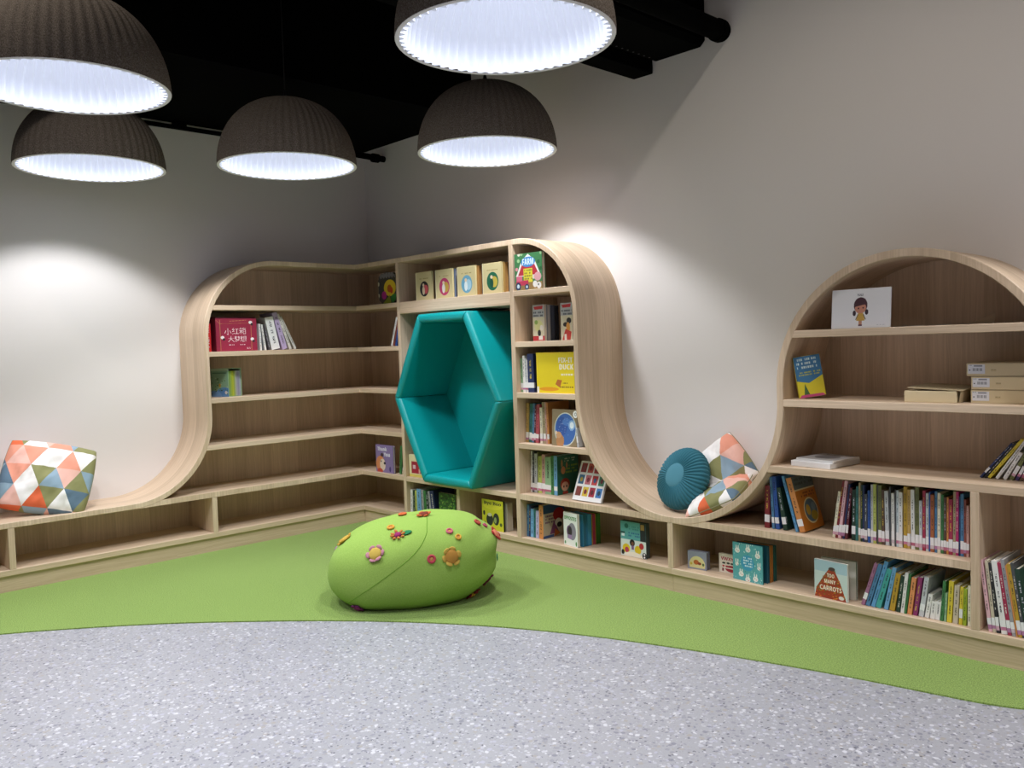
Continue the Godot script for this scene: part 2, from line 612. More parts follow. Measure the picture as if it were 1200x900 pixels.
# ---------------------------------------------------------------- room
func room() -> void:
	var st := begin()
	box(st, Vector3(-7.2, -0.15, -0.62), Vector3(0.62, 0.0, 9.6), 0.0, 0)
	struct("floor", st.commit(), M.terrazzo)
	# carpet up to the curved edge, 6 mm thick
	var edge := [Vector2(-4.9, 0.25), Vector2(-3.8, 0.37), Vector2(-3.25, 0.57), Vector2(-2.776, 0.835), Vector2(-2.438, 1.075), Vector2(-2.107, 1.350), Vector2(-1.793, 1.665), Vector2(-1.488, 2.005), Vector2(-1.213, 2.370), Vector2(-0.985, 2.755), Vector2(-0.807, 3.15), Vector2(-0.673, 3.54), Vector2(-0.569, 3.905), Vector2(-0.491, 4.242), Vector2(-0.437, 4.552), Vector2(-0.40, 4.73), Vector2(-0.33, 4.87), Vector2(-0.16, 5.0), Vector2(0.02, 5.05)]
	var line := PackedVector2Array()
	for k in edge.size() - 1:
		var a: Vector2 = edge[maxi(k - 1, 0)]
		var b: Vector2 = edge[k]
		var c: Vector2 = edge[k + 1]
		var d: Vector2 = edge[mini(k + 2, edge.size() - 1)]
		for q in 8:
			line.append(b.cubic_interpolate(c, a, d, q / 8.0))
	line.append(edge[edge.size() - 1])
	var pts := PackedVector2Array([Vector2(0.02, -0.02), Vector2(-4.9, -0.02)])
	pts.append_array(line)
	st = begin()
	var ix := Geometry2D.triangulate_polygon(pts)
	for k in range(0, ix.size(), 3):
		var a := pts[ix[k]]
		var b := pts[ix[k + 1]]
		var c := pts[ix[k + 2]]
		tri(st, Vector3(a.x, 0.006, a.y), Vector3(b.x, 0.006, b.y), Vector3(c.x, 0.006, c.y), UP, UP, UP, a, b, c)
	for k in line.size() - 1:
		var a := line[k]
		var b := line[k + 1]
		var n2 := (b - a).orthogonal().normalized()
		var n := Vector3(n2.x, 0, n2.y)
		if n.dot(Vector3(-1, 0, 1)) < 0:
			n = -n
		quad(st, Vector3(a.x, 0.0, a.y), Vector3(b.x, 0.0, b.y), Vector3(b.x, 0.006, b.y), Vector3(a.x, 0.006, a.y), n, a, b, b, a)
	var carpet := part(numbered("carpet"), st.commit(), M.carpet, self)
	carpet.set_meta("label", "green wall-to-wall carpet with a curved edge in front of the bookcases")
	carpet.set_meta("category", "carpet")
	# walls, 0.2 m thick
	struct("wall_left", box_mesh(Vector3(-7.2, 0, -0.62), Vector3(0.62, 4.1, -D)), M.wall)
	struct("wall_right", box_mesh(Vector3(D, 0, -D), Vector3(0.62, 4.1, 9.6)), M.wall)
	struct("wall_back", box_mesh(Vector3(-7.2, 0, 9.4), Vector3(D, 4.1, 9.6)), M.wall)
	struct("wall_far", box_mesh(Vector3(-7.2, 0, -D), Vector3(-7.0, 4.1, 9.4)), M.wall)
	struct("ceiling", box_mesh(Vector3(-7.2, 4.0, -0.62), Vector3(0.62, 4.2, 9.6)), M.black)
	struct("trim_1", box_mesh(Vector3(-7.0, 3.085, -D), Vector3(D, 4.0, 1.0)), M.black)

# ---------------------------------------------------------------- bookcases
func left_limit(y: float) -> float:
	if y > 1.513:
		return -0.705 - sqrt(maxf(0.0, pow(0.557 - T, 2) - pow(y - 1.513, 2)))
	if y >= 0.964:
		return -1.262 + T
	return -1.802 + sqrt(pow(0.54 + T, 2) - pow(0.964 - y, 2))

func tower_limit(y: float) -> float:
	if y > 1.57:
		return 1.855 + sqrt(maxf(0.0, pow(0.5 - T, 2) - pow(y - 1.57, 2)))
	if y >= 1.072:
		return 2.355 - T
	return 3.002 - sqrt(pow(0.648 + T, 2) - pow(1.072 - y, 2))

func arch_limit(y: float) -> float:
	if y > 1.15:
		return 4.26 - sqrt(maxf(0.0, pow(0.61 - T, 2) - pow(y - 1.15, 2)))
	if y >= 1.072:
		return 3.65 + T
	return 3.002 + sqrt(pow(0.648 + T, 2) - pow(1.072 - y, 2))

func arch_far(y: float) -> float:
	if y > 1.15:
		return 4.26 + sqrt(maxf(0.0, pow(0.61 - T, 2) - pow(y - 1.15, 2)))
	if y >= 0.964:
		return 4.87 - T
	return 5.41 - sqrt(pow(0.54 + T, 2) - pow(0.964 - y, 2))

func board(called: String, lo: Vector3, hi: Vector3, grain: int, parent: Node) -> MeshInstance3D:
	return part(called, box_mesh(lo, hi, 0.002, grain), M.wood, parent)

# extrude an outline (along, up) from the front edge to the back
func slab(called: String, pts: PackedVector2Array, place: Callable, parent: Node) -> void:
	var st := begin()
	outline_panel(st, pts, 0.0, D - 0.012, place)
	var c := Vector2.ZERO
	for q in pts:
		c += q / pts.size()
	for k in pts.size():
		var a := pts[k]
		var b := pts[(k + 1) % pts.size()]
		var p0: Vector3 = place.call(a.x, a.y, 0.0)
		var p1: Vector3 = place.call(b.x, b.y, 0.0)
		var p2: Vector3 = place.call(b.x, b.y, D - 0.012)
		var p3: Vector3 = place.call(a.x, a.y, D - 0.012)
		var n := (p1 - p0).cross(p3 - p0).normalized()
		var m := (a + b) * 0.5
		var side := Vector2(0, signf(m.y - 0.4075)) if absf(a.y - b.y) < 0.03 else Vector2(signf(m.x - c.x), 0)
		var want: Vector3 = place.call(side.x, side.y, 0.0) - place.call(0.0, 0.0, 0.0)
		if n.dot(want) < 0:
			n = -n
		quad(st, p0, p1, p2, p3, n, Vector2(a.x, 0), Vector2(b.x, 0), Vector2(b.x, D), Vector2(a.x, D))
	part(called, st.commit(), M.wood, parent)

func offset_path(path: PackedVector2Array, off: float) -> PackedVector2Array:
	var o := PackedVector2Array()
	var n := path.size()
	for i in n:
		var t := (path[mini(i + 1, n - 1)] - path[maxi(i - 1, 0)]).normalized()
		o.append(path[i] + Vector2(t.y, -t.x) * off)
	return o

func back(outline: PackedVector2Array, place: Callable, parent: Node) -> void:
	var st := begin()
	outline_panel(st, outline, D - 0.012, D - 0.002, place)
	part("back_panel", st.commit(), M.wood, parent)

func corner_bookcase() -> void:
	var t := thing("corner_bookcase", "curved oak bookcase with long shelves turning the room corner, low bench on left", "bookcase")
	# the ribbon: bench, curve, side, curve, top
	ribbon(PackedVector2Array([Vector2(-5.2, 0.425), Vector2(-1.802, 0.425)]), on_left, "bench_top", t, 0.3)
	ribbon(arc(Vector2(-1.802, 0.965), 0.54, -90, 0, 24), on_left, "curved_panel", t, 1.3)
	ribbon(PackedVector2Array([Vector2(-1.262, 0.965), Vector2(-1.262, 1.513)]), on_left, "side_panel", t, 2.15)
	ribbon(arc(Vector2(-0.705, 1.513), 0.557, 180, 90, 24), on_left, "curved_panel", t, 2.7)
	ribbon(PackedVector2Array([Vector2(-0.705, 2.07), Vector2(D, 2.07)]), on_left, "top_panel", t, 3.57)
	ribbon(PackedVector2Array([Vector2(0.0, 2.07), Vector2(0.56, 2.07)]), on_right, "top_panel", t, 0.2)
	# shelves that turn the corner
	for y in [0.722, 1.05, 1.378, 1.705]:
		var st := begin()
		box(st, Vector3(minf(left_limit(y), left_limit(y + T)) - 0.016, y, -D + 0.012), Vector3(D - 0.012, y + T, -0.0008), 0.002, 0)
		box(st, Vector3(0.0008, y, -0.0018), Vector3(D - 0.012, y + T, 0.545), 0.002, 2)
		part("shelf", st.commit(), M.wood, t)
	var pts := offset_path(arc(Vector2(-1.802, 0.965), 0.54, -90, -69.6, 8), T)
	pts.append_array(PackedVector2Array([Vector2(D - 0.012, 0.425), Vector2(D - 0.012, 0.39), Vector2(-1.75, 0.39)]))
	slab("shelf", pts, on_left, t)
	board("shelf", Vector3(0, 0.39, -0.001), Vector3(D - 0.012, 0.425, 0.545), 2, t)
	# base
	board("bottom_board", Vector3(-5.2, 0.104, -D + 0.012), Vector3(D - 0.012, 0.139, 0.0), 0, t)
	board("bottom_board", Vector3(0, 0.104, -0.001), Vector3(D - 0.012, 0.139, 0.545), 2, t)
	board("plinth", Vector3(-5.2, 0.0, -0.032), Vector3(0.020, 0.104, -0.014), 0, t)
	board("plinth", Vector3(0.014, 0.0, -0.032), Vector3(0.032, 0.104, 0.55), 2, t)
	for x in [-3.76, -2.528, -1.257]:
		board("divider", Vector3(x, 0.139, -D + 0.012), Vector3(x + 0.036, 0.39, -0.001), 1, t)
	# backs
	var mid := offset_path(arc(Vector2(-1.802, 0.965), 0.54, -90, 0, 16), T * 0.5)
	mid.append_array(offset_path(arc(Vector2(-0.705, 1.513), 0.557, 180, 90, 16), T * 0.5))
	mid.append_array(PackedVector2Array([Vector2(D - 0.003, 2.052), Vector2(D - 0.003, 0.407)]))
	back(mid, on_left, t)
	back(PackedVector2Array([Vector2(-5.2, 0.11), Vector2(-5.2, 0.407), Vector2(D - 0.003, 0.407), Vector2(D - 0.003, 0.11)]), on_left, t)
	back(PackedVector2Array([Vector2(-D + 0.003, 0.11), Vector2(-D + 0.003, 2.052), Vector2(0.56, 2.052), Vector2(0.56, 0.11)]), on_right, t)

func niche_bookcase() -> void:
	var t := thing("niche_bookcase", "oak bookcase with rounded top holding the teal hexagon seat, sweeping down into a nook", "bookcase")
	ribbon(PackedVector2Array([Vector2(0.56, 2.07), Vector2(1.855, 2.07)]), on_right, "top_panel", t, 0.76)
	ribbon(arc(Vector2(1.855, 1.57), 0.5, 90, 0, 24), on_right, "curved_panel", t, 2.05)
	ribbon(PackedVector2Array([Vector2(2.355, 1.57), Vector2(2.355, 1.072)]), on_right, "side_panel", t, 2.83)
	ribbon(arc(Vector2(3.003, 1.072), 0.648, 180, 270, 28), on_right, "curved_panel", t, 3.33)
	board("divider", Vector3(0.0, 0.139, 0.544), Vector3(D - 0.012, 2.036, 0.579), 1, t)
	board("divider", Vector3(0.0, 0.139, 1.777), Vector3(D - 0.012, 2.036, 1.814), 1, t)
	board("divider", Vector3(0.001, 0.139, 1.166), Vector3(D - 0.012, 0.39, 1.200), 1, t)
	board("niche_header", Vector3(0.0, 1.652, 0.579), Vector3(D - 0.012, 1.739, 1.777), 2, t)
	board("niche_floor", Vector3(0.0, 0.39, 0.579), Vector3(D - 0.012, 0.425, 1.777), 2, t)
	for y in [0.722, 1.05, 1.378, 1.705]:
		board("shelf", Vector3(0.0008, y, 1.812), Vector3(D - 0.012, y + T, maxf(tower_limit(y), tower_limit(y + T)) + 0.016), 2, t)
	var pts := PackedVector2Array([Vector2(1.814, 0.39), Vector2(1.814, 0.425)])
	var a := offset_path(arc(Vector2(3.003, 1.072), 0.648, 251.3, 270, 8), T)
	pts.append_array(a)
	pts[pts.size() - 1] = Vector2(2.96, 0.39)
	slab("shelf", pts, on_right, t)
	board("bottom_board", Vector3(0.0, 0.104, 0.544), Vector3(D - 0.012, 0.139, 3.0), 2, t)
	board("plinth", Vector3(0.014, 0.0, 0.55), Vector3(0.032, 0.104, 3.0), 2, t)
	board("divider", Vector3(0.001, 0.139, 2.976), Vector3(D - 0.012, 0.39, 3.0), 1, t)
	var mid := PackedVector2Array([Vector2(0.56, 0.11), Vector2(0.56, 2.052)])
	mid.append_array(offset_path(arc(Vector2(1.855, 1.57), 0.5, 90, 0, 16), T * 0.5))
	mid.append_array(offset_path(arc(Vector2(3.003, 1.072), 0.648, 180, 269, 16), T * 0.5))
	mid.append(Vector2(3.0, 0.11))
	back(mid, on_right, t)

func arched_bookcase() -> void:
	var t := thing("arched_bookcase", "oak bookcase under a round arch at right, full of children's books", "bookcase")
	ribbon(arc(Vector2(3.003, 1.072), 0.648, 270, 360, 28), on_right, "curved_panel", t, 4.35)
	ribbon(PackedVector2Array([Vector2(3.651, 1.072), Vector2(3.65, 1.15)]), on_right, "side_panel", t, 5.37)
	ribbon(arc(Vector2(4.26, 1.15), 0.61, 180, 0, 48), on_right, "arch_panel", t, 5.45)
	ribbon(PackedVector2Array([Vector2(4.87, 1.15), Vector2(4.87, 0.964)]), on_right, "side_panel", t, 7.4)
	ribbon(arc(Vector2(5.41, 0.964), 0.54, 180, 270, 20), on_right, "curved_panel", t, 7.6)
	ribbon(PackedVector2Array([Vector2(5.41, 0.424), Vector2(7.6, 0.424)]), on_right, "bench_top", t, 8.4)
	for y in [0.722, 1.052, 1.386]:
		board("shelf", Vector3(0.0008, y, minf(arch_limit(y), arch_limit(y + T)) - 0.016), Vector3(D - 0.012, y + T, maxf(arch_far(y), arch_far(y + T)) + 0.016), 2, t)
	var pts := offset_path(arc(Vector2(3.003, 1.072), 0.648, 270, 288.7, 8), T)
	pts[0] = Vector2(3.046, 0.39)
	pts.append_array(PackedVector2Array([Vector2(4.525, 0.425), Vector2(4.525, 0.39)]))
	slab("shelf", pts, on_right, t)
	board("divider", Vector3(0.0, 0.139, 4.525), Vector3(D - 0.012, 0.722, 4.560), 1, t)
	board("divider", Vector3(0.001, 0.139, 3.0), Vector3(D - 0.012, 0.39, 3.012), 1, t)
	board("divider", Vector3(0.001, 0.139, 5.40), Vector3(D - 0.012, 0.389, 5.435), 1, t)
	board("divider", Vector3(0.001, 0.139, 6.5), Vector3(D - 0.012, 0.389, 6.535), 1, t)
	board("bottom_board", Vector3(0.0, 0.104, 3.0), Vector3(D - 0.012, 0.139, 7.6), 2, t)
	board("plinth", Vector3(0.014, 0.0, 3.0), Vector3(0.032, 0.104, 7.6), 2, t)
	var mid := PackedVector2Array([Vector2(3.0, 0.11)])
	mid.append_array(offset_path(arc(Vector2(3.003, 1.072), 0.648, 271, 360, 16), T * 0.5))
	mid.append_array(offset_path(arc(Vector2(4.26, 1.15), 0.61, 180, 0, 32), T * 0.5))
	mid.append_array(offset_path(arc(Vector2(5.41, 0.964), 0.54, 180, 270, 12), T * 0.5))
	mid.append_array(PackedVector2Array([Vector2(7.6, 0.407), Vector2(7.6, 0.11)]))
	back(mid, on_right, t)

# ---------------------------------------------------------------- pendants
func dome(off: float, amp: float, sharp: bool, sg: float) -> ArrayMesh:
	var st := begin()
	var p := []
	var w := []
	var seg := 56 * 6
	var rows := 20
	for i in rows + 1:
		var f := PI / 2 * i / rows
		var r0 := (0.41 - off) * pow(cos(f), 0.86)
		var h := (0.405 - off) * sin(f)
		var row := PackedVector3Array()
		var uv := PackedVector2Array()
		for k in seg + 1:
			var a := TAU * k / seg
			var s := sin(a * 56.0)
			var m := (1.0 - absf(sin(a * 28.0)) * 2.0) if sharp else s
			var r := maxf(0.0, r0 + amp * m * smoothstep(0.0, 0.3, r0))
			row.append(Vector3(r * cos(a), h, r * sin(a)))
			uv.append(Vector2(float(k) / seg, float(i) / rows))
		p.append(row)
		w.append(uv)
	sheet(st, p, w, sg, true)
	return st.commit()

func pendants() -> void:
	var shade := dome(0.0, 0.0030, false, 1.0)
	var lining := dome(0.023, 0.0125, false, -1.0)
	var rim := begin()
	var prof := []
	for k in 7:
		var a := PI * k / 6.0
		prof.append(Vector2(0.4025 + 0.0085 * cos(a), 0.001 - 0.004 * sin(a)))
	lathe(rim, prof, 112, Vector3.ZERO, 1.0)
	var rim_mesh := rim.commit()
	var bst := begin()
	lathe(bst, [Vector2(0.0, 0.265), Vector2(0.028, 0.270), Vector2(0.042, 0.287), Vector2(0.045, 0.305), Vector2(0.036, 0.330), Vector2(0.022, 0.352), Vector2(0.02, 0.365), Vector2(0.0, 0.365)], 20)
	var bulb := bst.commit()
	var sst := begin()
	lathe(sst, [Vector2(0.0, 0.362), Vector2(0.026, 0.362), Vector2(0.026, 0.38), Vector2(0.034, 0.398), Vector2(0.03, 0.418), Vector2(0.012, 0.43), Vector2(0.006, 0.46), Vector2(0.0, 0.46)], 16)
	var socket := sst.commit()
	var spots := [
		[Vector3(-2.580, 2.565, 1.765), "large dome pendant lamp cut by the top left corner, grey-brown ribbed felt shade"],
		[Vector3(-2.063, 2.518, 0.383), "dome pendant lamp hanging lowest at far left, partly behind a larger lamp"],
		[Vector3(-1.156, 2.518, 1.076), "dome pendant lamp in grey felt hanging before the room corner, its cord showing"],
		[Vector3(-1.560, 2.536, 3.438), "largest dome pendant lamp at top centre, mostly its glowing pleated inside showing"],
		[Vector3(-0.371, 2.535, 2.016), "dome pendant lamp in dark felt just below the largest lamp, near right wall"],
		[Vector3(-0.50, 2.53, 5.70), "felt dome pendant lamp out of view at right, lighting the arched bookcase"],
		[Vector3(-3.75, 2.53, 1.25), "added felt dome pendant lamp out of view at left, over the bench"],  # this unseen pendant and the next four are added to brighten the floor
		[Vector3(-2.60, 2.53, 4.95), "added felt dome pendant lamp out of view above the grey floor"],
		[Vector3(-4.60, 2.53, 3.30), "added felt dome pendant lamp out of view, left of the grey floor"],
		[Vector3(-5.40, 2.53, 6.60), "added felt dome pendant lamp out of view behind the viewer"],
		[Vector3(-1.90, 2.53, 7.30), "added felt dome pendant lamp out of view, behind and right of the viewer"],
	]
	for s in spots:
		var at: Vector3 = s[0]
		var t := thing("pendant_lamp", s[1], "lamp", "felt dome pendants", at)
		part("lamp_shade", shade, M.felt, t)
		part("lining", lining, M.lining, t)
		part("rim", rim_mesh, plain("e2e0e0", 0.95), t)
		part("bulb", bulb, M.bulb, t)
		part("socket", socket, M.blackmetal, t)
		var st := begin()
		var top := (3.085 if at.z < 1.0 else 4.0) - at.y
		tube(st, Vector3(0, 0.45, 0), Vector3(0, top, 0), 0.0035, 8)
		part("cord", st.commit(), M.blackmetal, t)
		var l := SpotLight3D.new()
		l.name = "lamp_light"
		l.position = Vector3(0, 0.285, 0)
		l.rotation.x = -PI / 2
		l.spot_angle = 54.5
		l.spot_angle_attenuation = 0.34
		l.spot_range = 14.0
		l.spot_attenuation = 2.0
		l.light_energy = 2.15
		l.light_size = 0.11
		l.light_color = Color(0.965, 0.975, 1.0)
		l.shadow_enabled = true
		t.add_child(l)
		var g := OmniLight3D.new()
		g.name = "bulb_light"
		g.position = Vector3(0, 0.305, 0)
		g.omni_range = 14.0
		g.omni_attenuation = 2.0
		g.light_energy = 0.030
		g.light_size = 0.04
		g.light_color = Color(0.965, 0.975, 1.0)
		g.shadow_enabled = true
		t.add_child(g)

# recessed downlights high in the black ceiling, added out of view to brighten the upper walls
func fill_downlights() -> void:
	for q in [[Vector3(-1.35, 4.0, 4.1), "added fill light in the black ceiling above the arched bookcase"], [Vector3(-1.35, 4.0, 5.7), "added fill light in the black ceiling right of the arched bookcase"], [Vector3(-3.2, 4.0, 2.0), "added fill light in the black ceiling above the carpet's left part"], [Vector3(-3.6, 4.0, 6.4), "added fill light in the black ceiling behind the viewer"]]:
		var t := thing("added_downlight", q[1], "lamp", "ceiling downlights", q[0])
		var st := begin()
		lathe(st, [Vector2(0.075, 0.0), Vector2(0.078, -0.012), Vector2(0.098, -0.012), Vector2(0.1, 0.0)], 28)
		part("trim_ring", st.commit(), M.blackmetal, t)
		st = begin()
		lathe(st, [Vector2(0.0, -0.004), Vector2(0.074, -0.004), Vector2(0.075, 0.0), Vector2(0.0, 0.0)], 28, Vector3.ZERO, -1.0)
		part("lens", st.commit(), M.bulb, t)
		var l := SpotLight3D.new()
		l.name = "fill_light"
		l.position = Vector3(0, -0.02, 0)
		l.rotation.x = -PI / 2
		l.spot_angle = 78.0
		l.spot_angle_attenuation = 0.6
		l.spot_range = 14.0
		l.spot_attenuation = 2.0
		l.light_energy = 1.2
		l.light_size = 0.07
		l.light_color = Color(1.0, 0.962, 0.915)
		l.shadow_enabled = true
		t.add_child(l)

# ---------------------------------------------------------------- the hexagonal seat
func hexagon_seat() -> void:
	var t := thing("hexagonal_seat", "teal padded hexagonal cubby seat set into the bookcase niche", "seat", "", Vector3(0, 0.426, 1.1775))
	var yc := 0.6035
	var o := [Vector2(-0.585, yc), Vector2(-0.268, yc + 0.603), Vector2(0.268, yc + 0.603), Vector2(0.585, yc), Vector2(0.268, yc - 0.603), Vector2(-0.268, yc - 0.603)]
	var th := 0.062
	var inn := []
	for k in 6:
		var e0: Vector2 = (o[k] - o[(k + 5) % 6]).normalized()
		var e1: Vector2 = (o[(k + 1) % 6] - o[k]).normalized()
		var n0 := Vector2(e0.y, -e0.x)
		var n1 := Vector2(e1.y, -e1.x)
		inn.append(o[k] + (n0 + n1) * th / (1.0 + n0.dot(n1)))
	var front := -0.098
	var prof := [Vector2(0, 0.40), Vector2(0, 0.15)]
	var r := 0.026
	for k in 7:
		var a := PI / 2 * k / 6.0
		prof.append(Vector2(r - r * cos(a), front + r - r * sin(a)))
	for k in 7:
		var a := PI / 2 * k / 6.0
		prof.append(Vector2(th - r + r * sin(a), front + r - r * cos(a)))
	prof.append(Vector2(th, 0.15))
	prof.append(Vector2(th, 0.40))
	for k in 6:
		var st := begin()
		var p := []
		var w := []
		for e in [[0.0, 0.007], [0.006, 0.002], [0.018, 0.0], [0.5, -0.002], [0.982, 0.0], [0.994, 0.002], [1.0, 0.007]]:
			var row := PackedVector3Array()
			var uv := PackedVector2Array()
			for q in prof:
				var f: float = clampf((q.x + (e[1] if q.x < th * 0.5 else -e[1])) / th, 0.0, 1.0)
				if e[1] < 0:
					f = (q.x + (e[1] if q.x < th * 0.5 else -e[1])) / th
				var dd: float = q.y + (e[1] if q.y < 0.0 else 0.0)
				var a: Vector2 = o[k].lerp(inn[k], f)
				var b: Vector2 = o[(k + 1) % 6].lerp(inn[(k + 1) % 6], f)
				var c := a.lerp(b, e[0])
				row.append(Vector3(dd, c.y, c.x))
				uv.append(Vector2(e[0], q.y))
			p.append(row)
			w.append(uv)
		sheet(st, p, w, 1.0)
		part("padded_panel", st.commit(), M.teal, t)
	# back cushion, slightly domed
	var st := begin()
	var ip := PackedVector2Array(inn)
	for k in 6:
		var a := ip[k]
		var b := ip[(k + 1) % 6]
		var rows := 5
		for i in rows:
			var f0 := float(i) / rows
			var f1 := float(i + 1) / rows
			var c := Vector2(0, yc)
			var q := [c.lerp(a, f0), c.lerp(a, f1), c.lerp(b, f1), c.lerp(b, f0)]
			var v := []
			for j in 4:
				var f: float = f0 if j == 0 or j == 3 else f1
				v.append(Vector3(0.325 + 0.03 * pow(f, 6.0), q[j].y, q[j].x))
			quad(st, v[0], v[1], v[2], v[3], Vector3(-1, 0, 0))
	part("back_cushion", st.commit(), M.teal, t)

# ---------------------------------------------------------------- beanbag
func bag_point(th: float, ph: float) -> Vector3:
	var a := 0.47
	var b := 0.258
	var c := 0.388
	var n := 2.35
	var d := Vector3(cos(ph) * cos(th), sin(ph), cos(ph) * sin(th))
	var r := pow(pow(absf(d.x / a), n) + pow(absf(d.y / b), n) + pow(absf(d.z / c), n), -1.0 / n)
	var q := d * r
	if q.y > 0:
		q.y *= 1.0 + 0.09 * q.x / a
	q.x += 0.05 * q.y / b
	# folds at the right end and soft lumps
	var fold := smoothstep(0.20, 0.46, q.x)
	q *= 1.0 - 0.036 * fold * (0.5 + 0.5 * sin(ph * 17.0 + th * 3.0))
	q *= 1.0 + 0.012 * sin(th * 3.0 + 1.0) * cos(ph * 2.0) + 0.006 * sin(th * 7.0 + ph * 4.0)
	var y := maxf(q.y + 0.198, 0.0)
	return Vector3(q.x, y, q.z)

func bag_frame(th: float, ph: float, spin := 0.0) -> Transform3D:
	var p := bag_point(th, ph)
	var du := bag_point(th + 0.03, ph) - bag_point(th - 0.03, ph)
	var dv := bag_point(th, ph + 0.03) - bag_point(th, ph - 0.03)
	var n := dv.cross(du).normalized()
	if n.dot(p - Vector3(0, 0.2, 0)) < 0:
		n = -n
	var x := UP.cross(n).normalized()
	if x.length() < 0.5:
		x = Vector3.RIGHT
	return Transform3D(Basis(x, n.cross(x), n).rotated(n, spin), p)

func beanbag() -> void:
	var e1 := Vector3(0.8137, 0, 0.5812)
	var e3 := Vector3(-0.5812, 0, 0.8137)
	var t := thing("beanbag", "plump green knitted beanbag decorated with felt flowers on the carpet", "beanbag", "", Vector3(-0.952, 0.006, 1.919), Basis(e1, UP, e3))
	var st := begin()
	var p := []
	var w := []
	for i in 57:
		var ph := -PI / 2 + PI * i / 56.0
		var row := PackedVector3Array()
		var uv := PackedVector2Array()
		for k in 121:
			var th := TAU * (k % 120) / 120.0
			row.append(bag_point(th, ph))
			uv.append(Vector2(k / 120.0, i / 56.0))
		p.append(row)
		w.append(uv)
	sheet(st, p, w, 1.0, true)
	part("cover", st.commit(), M.knit, t)
	# seam piping
	var seam := []
	for q in [[1.30, 1.2], [1.42, 0.85], [1.47, 0.60], [1.62, 0.33], [1.92, 0.05], [2.28, -0.22], [2.62, -0.42], [2.95, -0.52]]:
		seam.append(q)
	st = begin()
	var sp := []
	for k in seam.size() - 1:
		for j in 8:
			var c := []
			for e in 2:
				c.append(cubic_interpolate(seam[k][e], seam[k + 1][e], seam[maxi(k - 1, 0)][e], seam[mini(k + 2, seam.size() - 1)][e], j / 8.0))
			sp.append(bag_point(c[0], c[1]))
	for k in sp.size() - 1:
		tube(st, sp[k], sp[k + 1], 0.0022, 6)
	part("seam", st.commit(), plain("6f9a2c", 0.95), t)
	# flowers: direction, size, petals, petal colours, heart colour
	var fl := [
		[3.05, 0.36, 0.050, 6, "b98f32", "c2a040"],
		[2.18, 0.31, 0.052, 6, "b9808c", "c2a548"],
		[2.00, 0.61, 0.042, 8, "c07a38", "9c2a68"],
		[1.11, 0.21, 0.054, 6, "c2a046", "b07f34"],
		[0.20, 0.27, 0.046, 6, "b23434", "d88060"],
		[0.42, -0.44, 0.056, 7, "8e1f2c", "e0a23a"],
		[2.42, -0.46, 0.040, 6, "7a2870", "9a3a86"],
		[0.22, -0.26, 0.046, 6, "8a2a5c", "7a2050"],
		[1.35, 1.30, 0.042, 6, "c2622c", "7a3422"],
	]
	for f in fl:
		var tr := bag_frame(f[0], f[1], f[0] * 3.0)
		var s: float = f[2]
		var wide: bool = f[3] == 6
		st = begin()
		for k in f[3]:
			var a: float = TAU * k / f[3] + 0.12 * sin(k * 5.0)
			var dirv := Vector3(cos(a), sin(a), 0)
			blob(st, dirv * s * (0.74 if wide else 0.70) + Vector3(0, 0, 0.004 + 0.004 * (k % 2)), Vector3(s * (0.26 if wide else 0.32), s * (0.36 if wide else 0.20), 0.006), Basis(Vector3(0, 0, 1), a) * Basis(Vector3(0, 1, 0), -0.35), 5, 8)
		var o := part("felt_flower", st.commit(), plain(f[4], 0.95), t)
		o.transform = tr
		st = begin()
		blob(st, Vector3(0, 0, 0.006), Vector3(s * (0.68 if wide else 0.45), s * (0.68 if wide else 0.45), 0.012), Basis.IDENTITY, 6, 14)
		part("flower_heart", st.commit(), plain(f[5], 0.95), o)
	# a leaf beside the orange flower and one at the right foot
	for f in [[1.86, 0.66, 0.032, "1f7d4a", 0.4], [0.10, -0.02, 0.034, "1f8a70", 2.4]]:
		st = begin()
		blob(st, Vector3(0, 0, 0.006), Vector3(f[2], f[2] * 0.55, 0.004), Basis.IDENTITY, 5, 10)
		part("felt_leaf", st.commit(), plain(f[3], 0.95), t).transform = bag_frame(f[0], f[1], f[4])
	# buttons and rings
	for f in [[2.30, 0.76, 0.022, "d8a03c"], [3.30, -0.10, 0.022, "8c3a34"], [1.38, 0.22, 0.024, "b8434e"], [1.04, 0.57, 0.020, "c96a78"], [0.96, 0.44, 0.018, "d9a63c"], [0.36, 0.53, 0.022, "b0443c"], [0.20, 0.42, 0.016, "b4506a"], [3.45, 0.12, 0.016, "a06a9a"], [3.2, 1.2, 0.026, "d06a3a"]]:
		st = begin()
		var prof := []
		for k in 9:
			var a := TAU * k / 8.0
			prof.append(Vector2(f[2] * (0.72 + 0.28 * cos(a)), 0.006 + 0.006 * sin(a)))
		lathe(st, prof, 18, Vector3.ZERO, -1.0)
		var ring := part("felt_ring", st.commit(), plain(f[3], 0.95), t)
		var tr := bag_frame(f[0], f[1])
		ring.transform = Transform3D(Basis(tr.basis.x, tr.basis.z, -tr.basis.y), tr.origin)
		st = begin()
		blob(st, Vector3(0, 0.004, 0), Vector3(f[2] * 0.55, 0.004, f[2] * 0.55), Basis.IDENTITY, 5, 10)
		part("ring_heart", st.commit(), plain("c98a52", 0.95), ring)

# ---------------------------------------------------------------- cushions
func pillow_rim(u: float, v: float, wd: float, ht: float) -> Vector2:
	var c := 1.0 - 0.10 * u * u * v * v
	return Vector2(u * wd * 0.5 * c * (1.0 - 0.035 * (1.0 - v * v) * u * u), v * ht * 0.5 * c * (1.0 - 0.035 * (1.0 - u * u) * v * v))

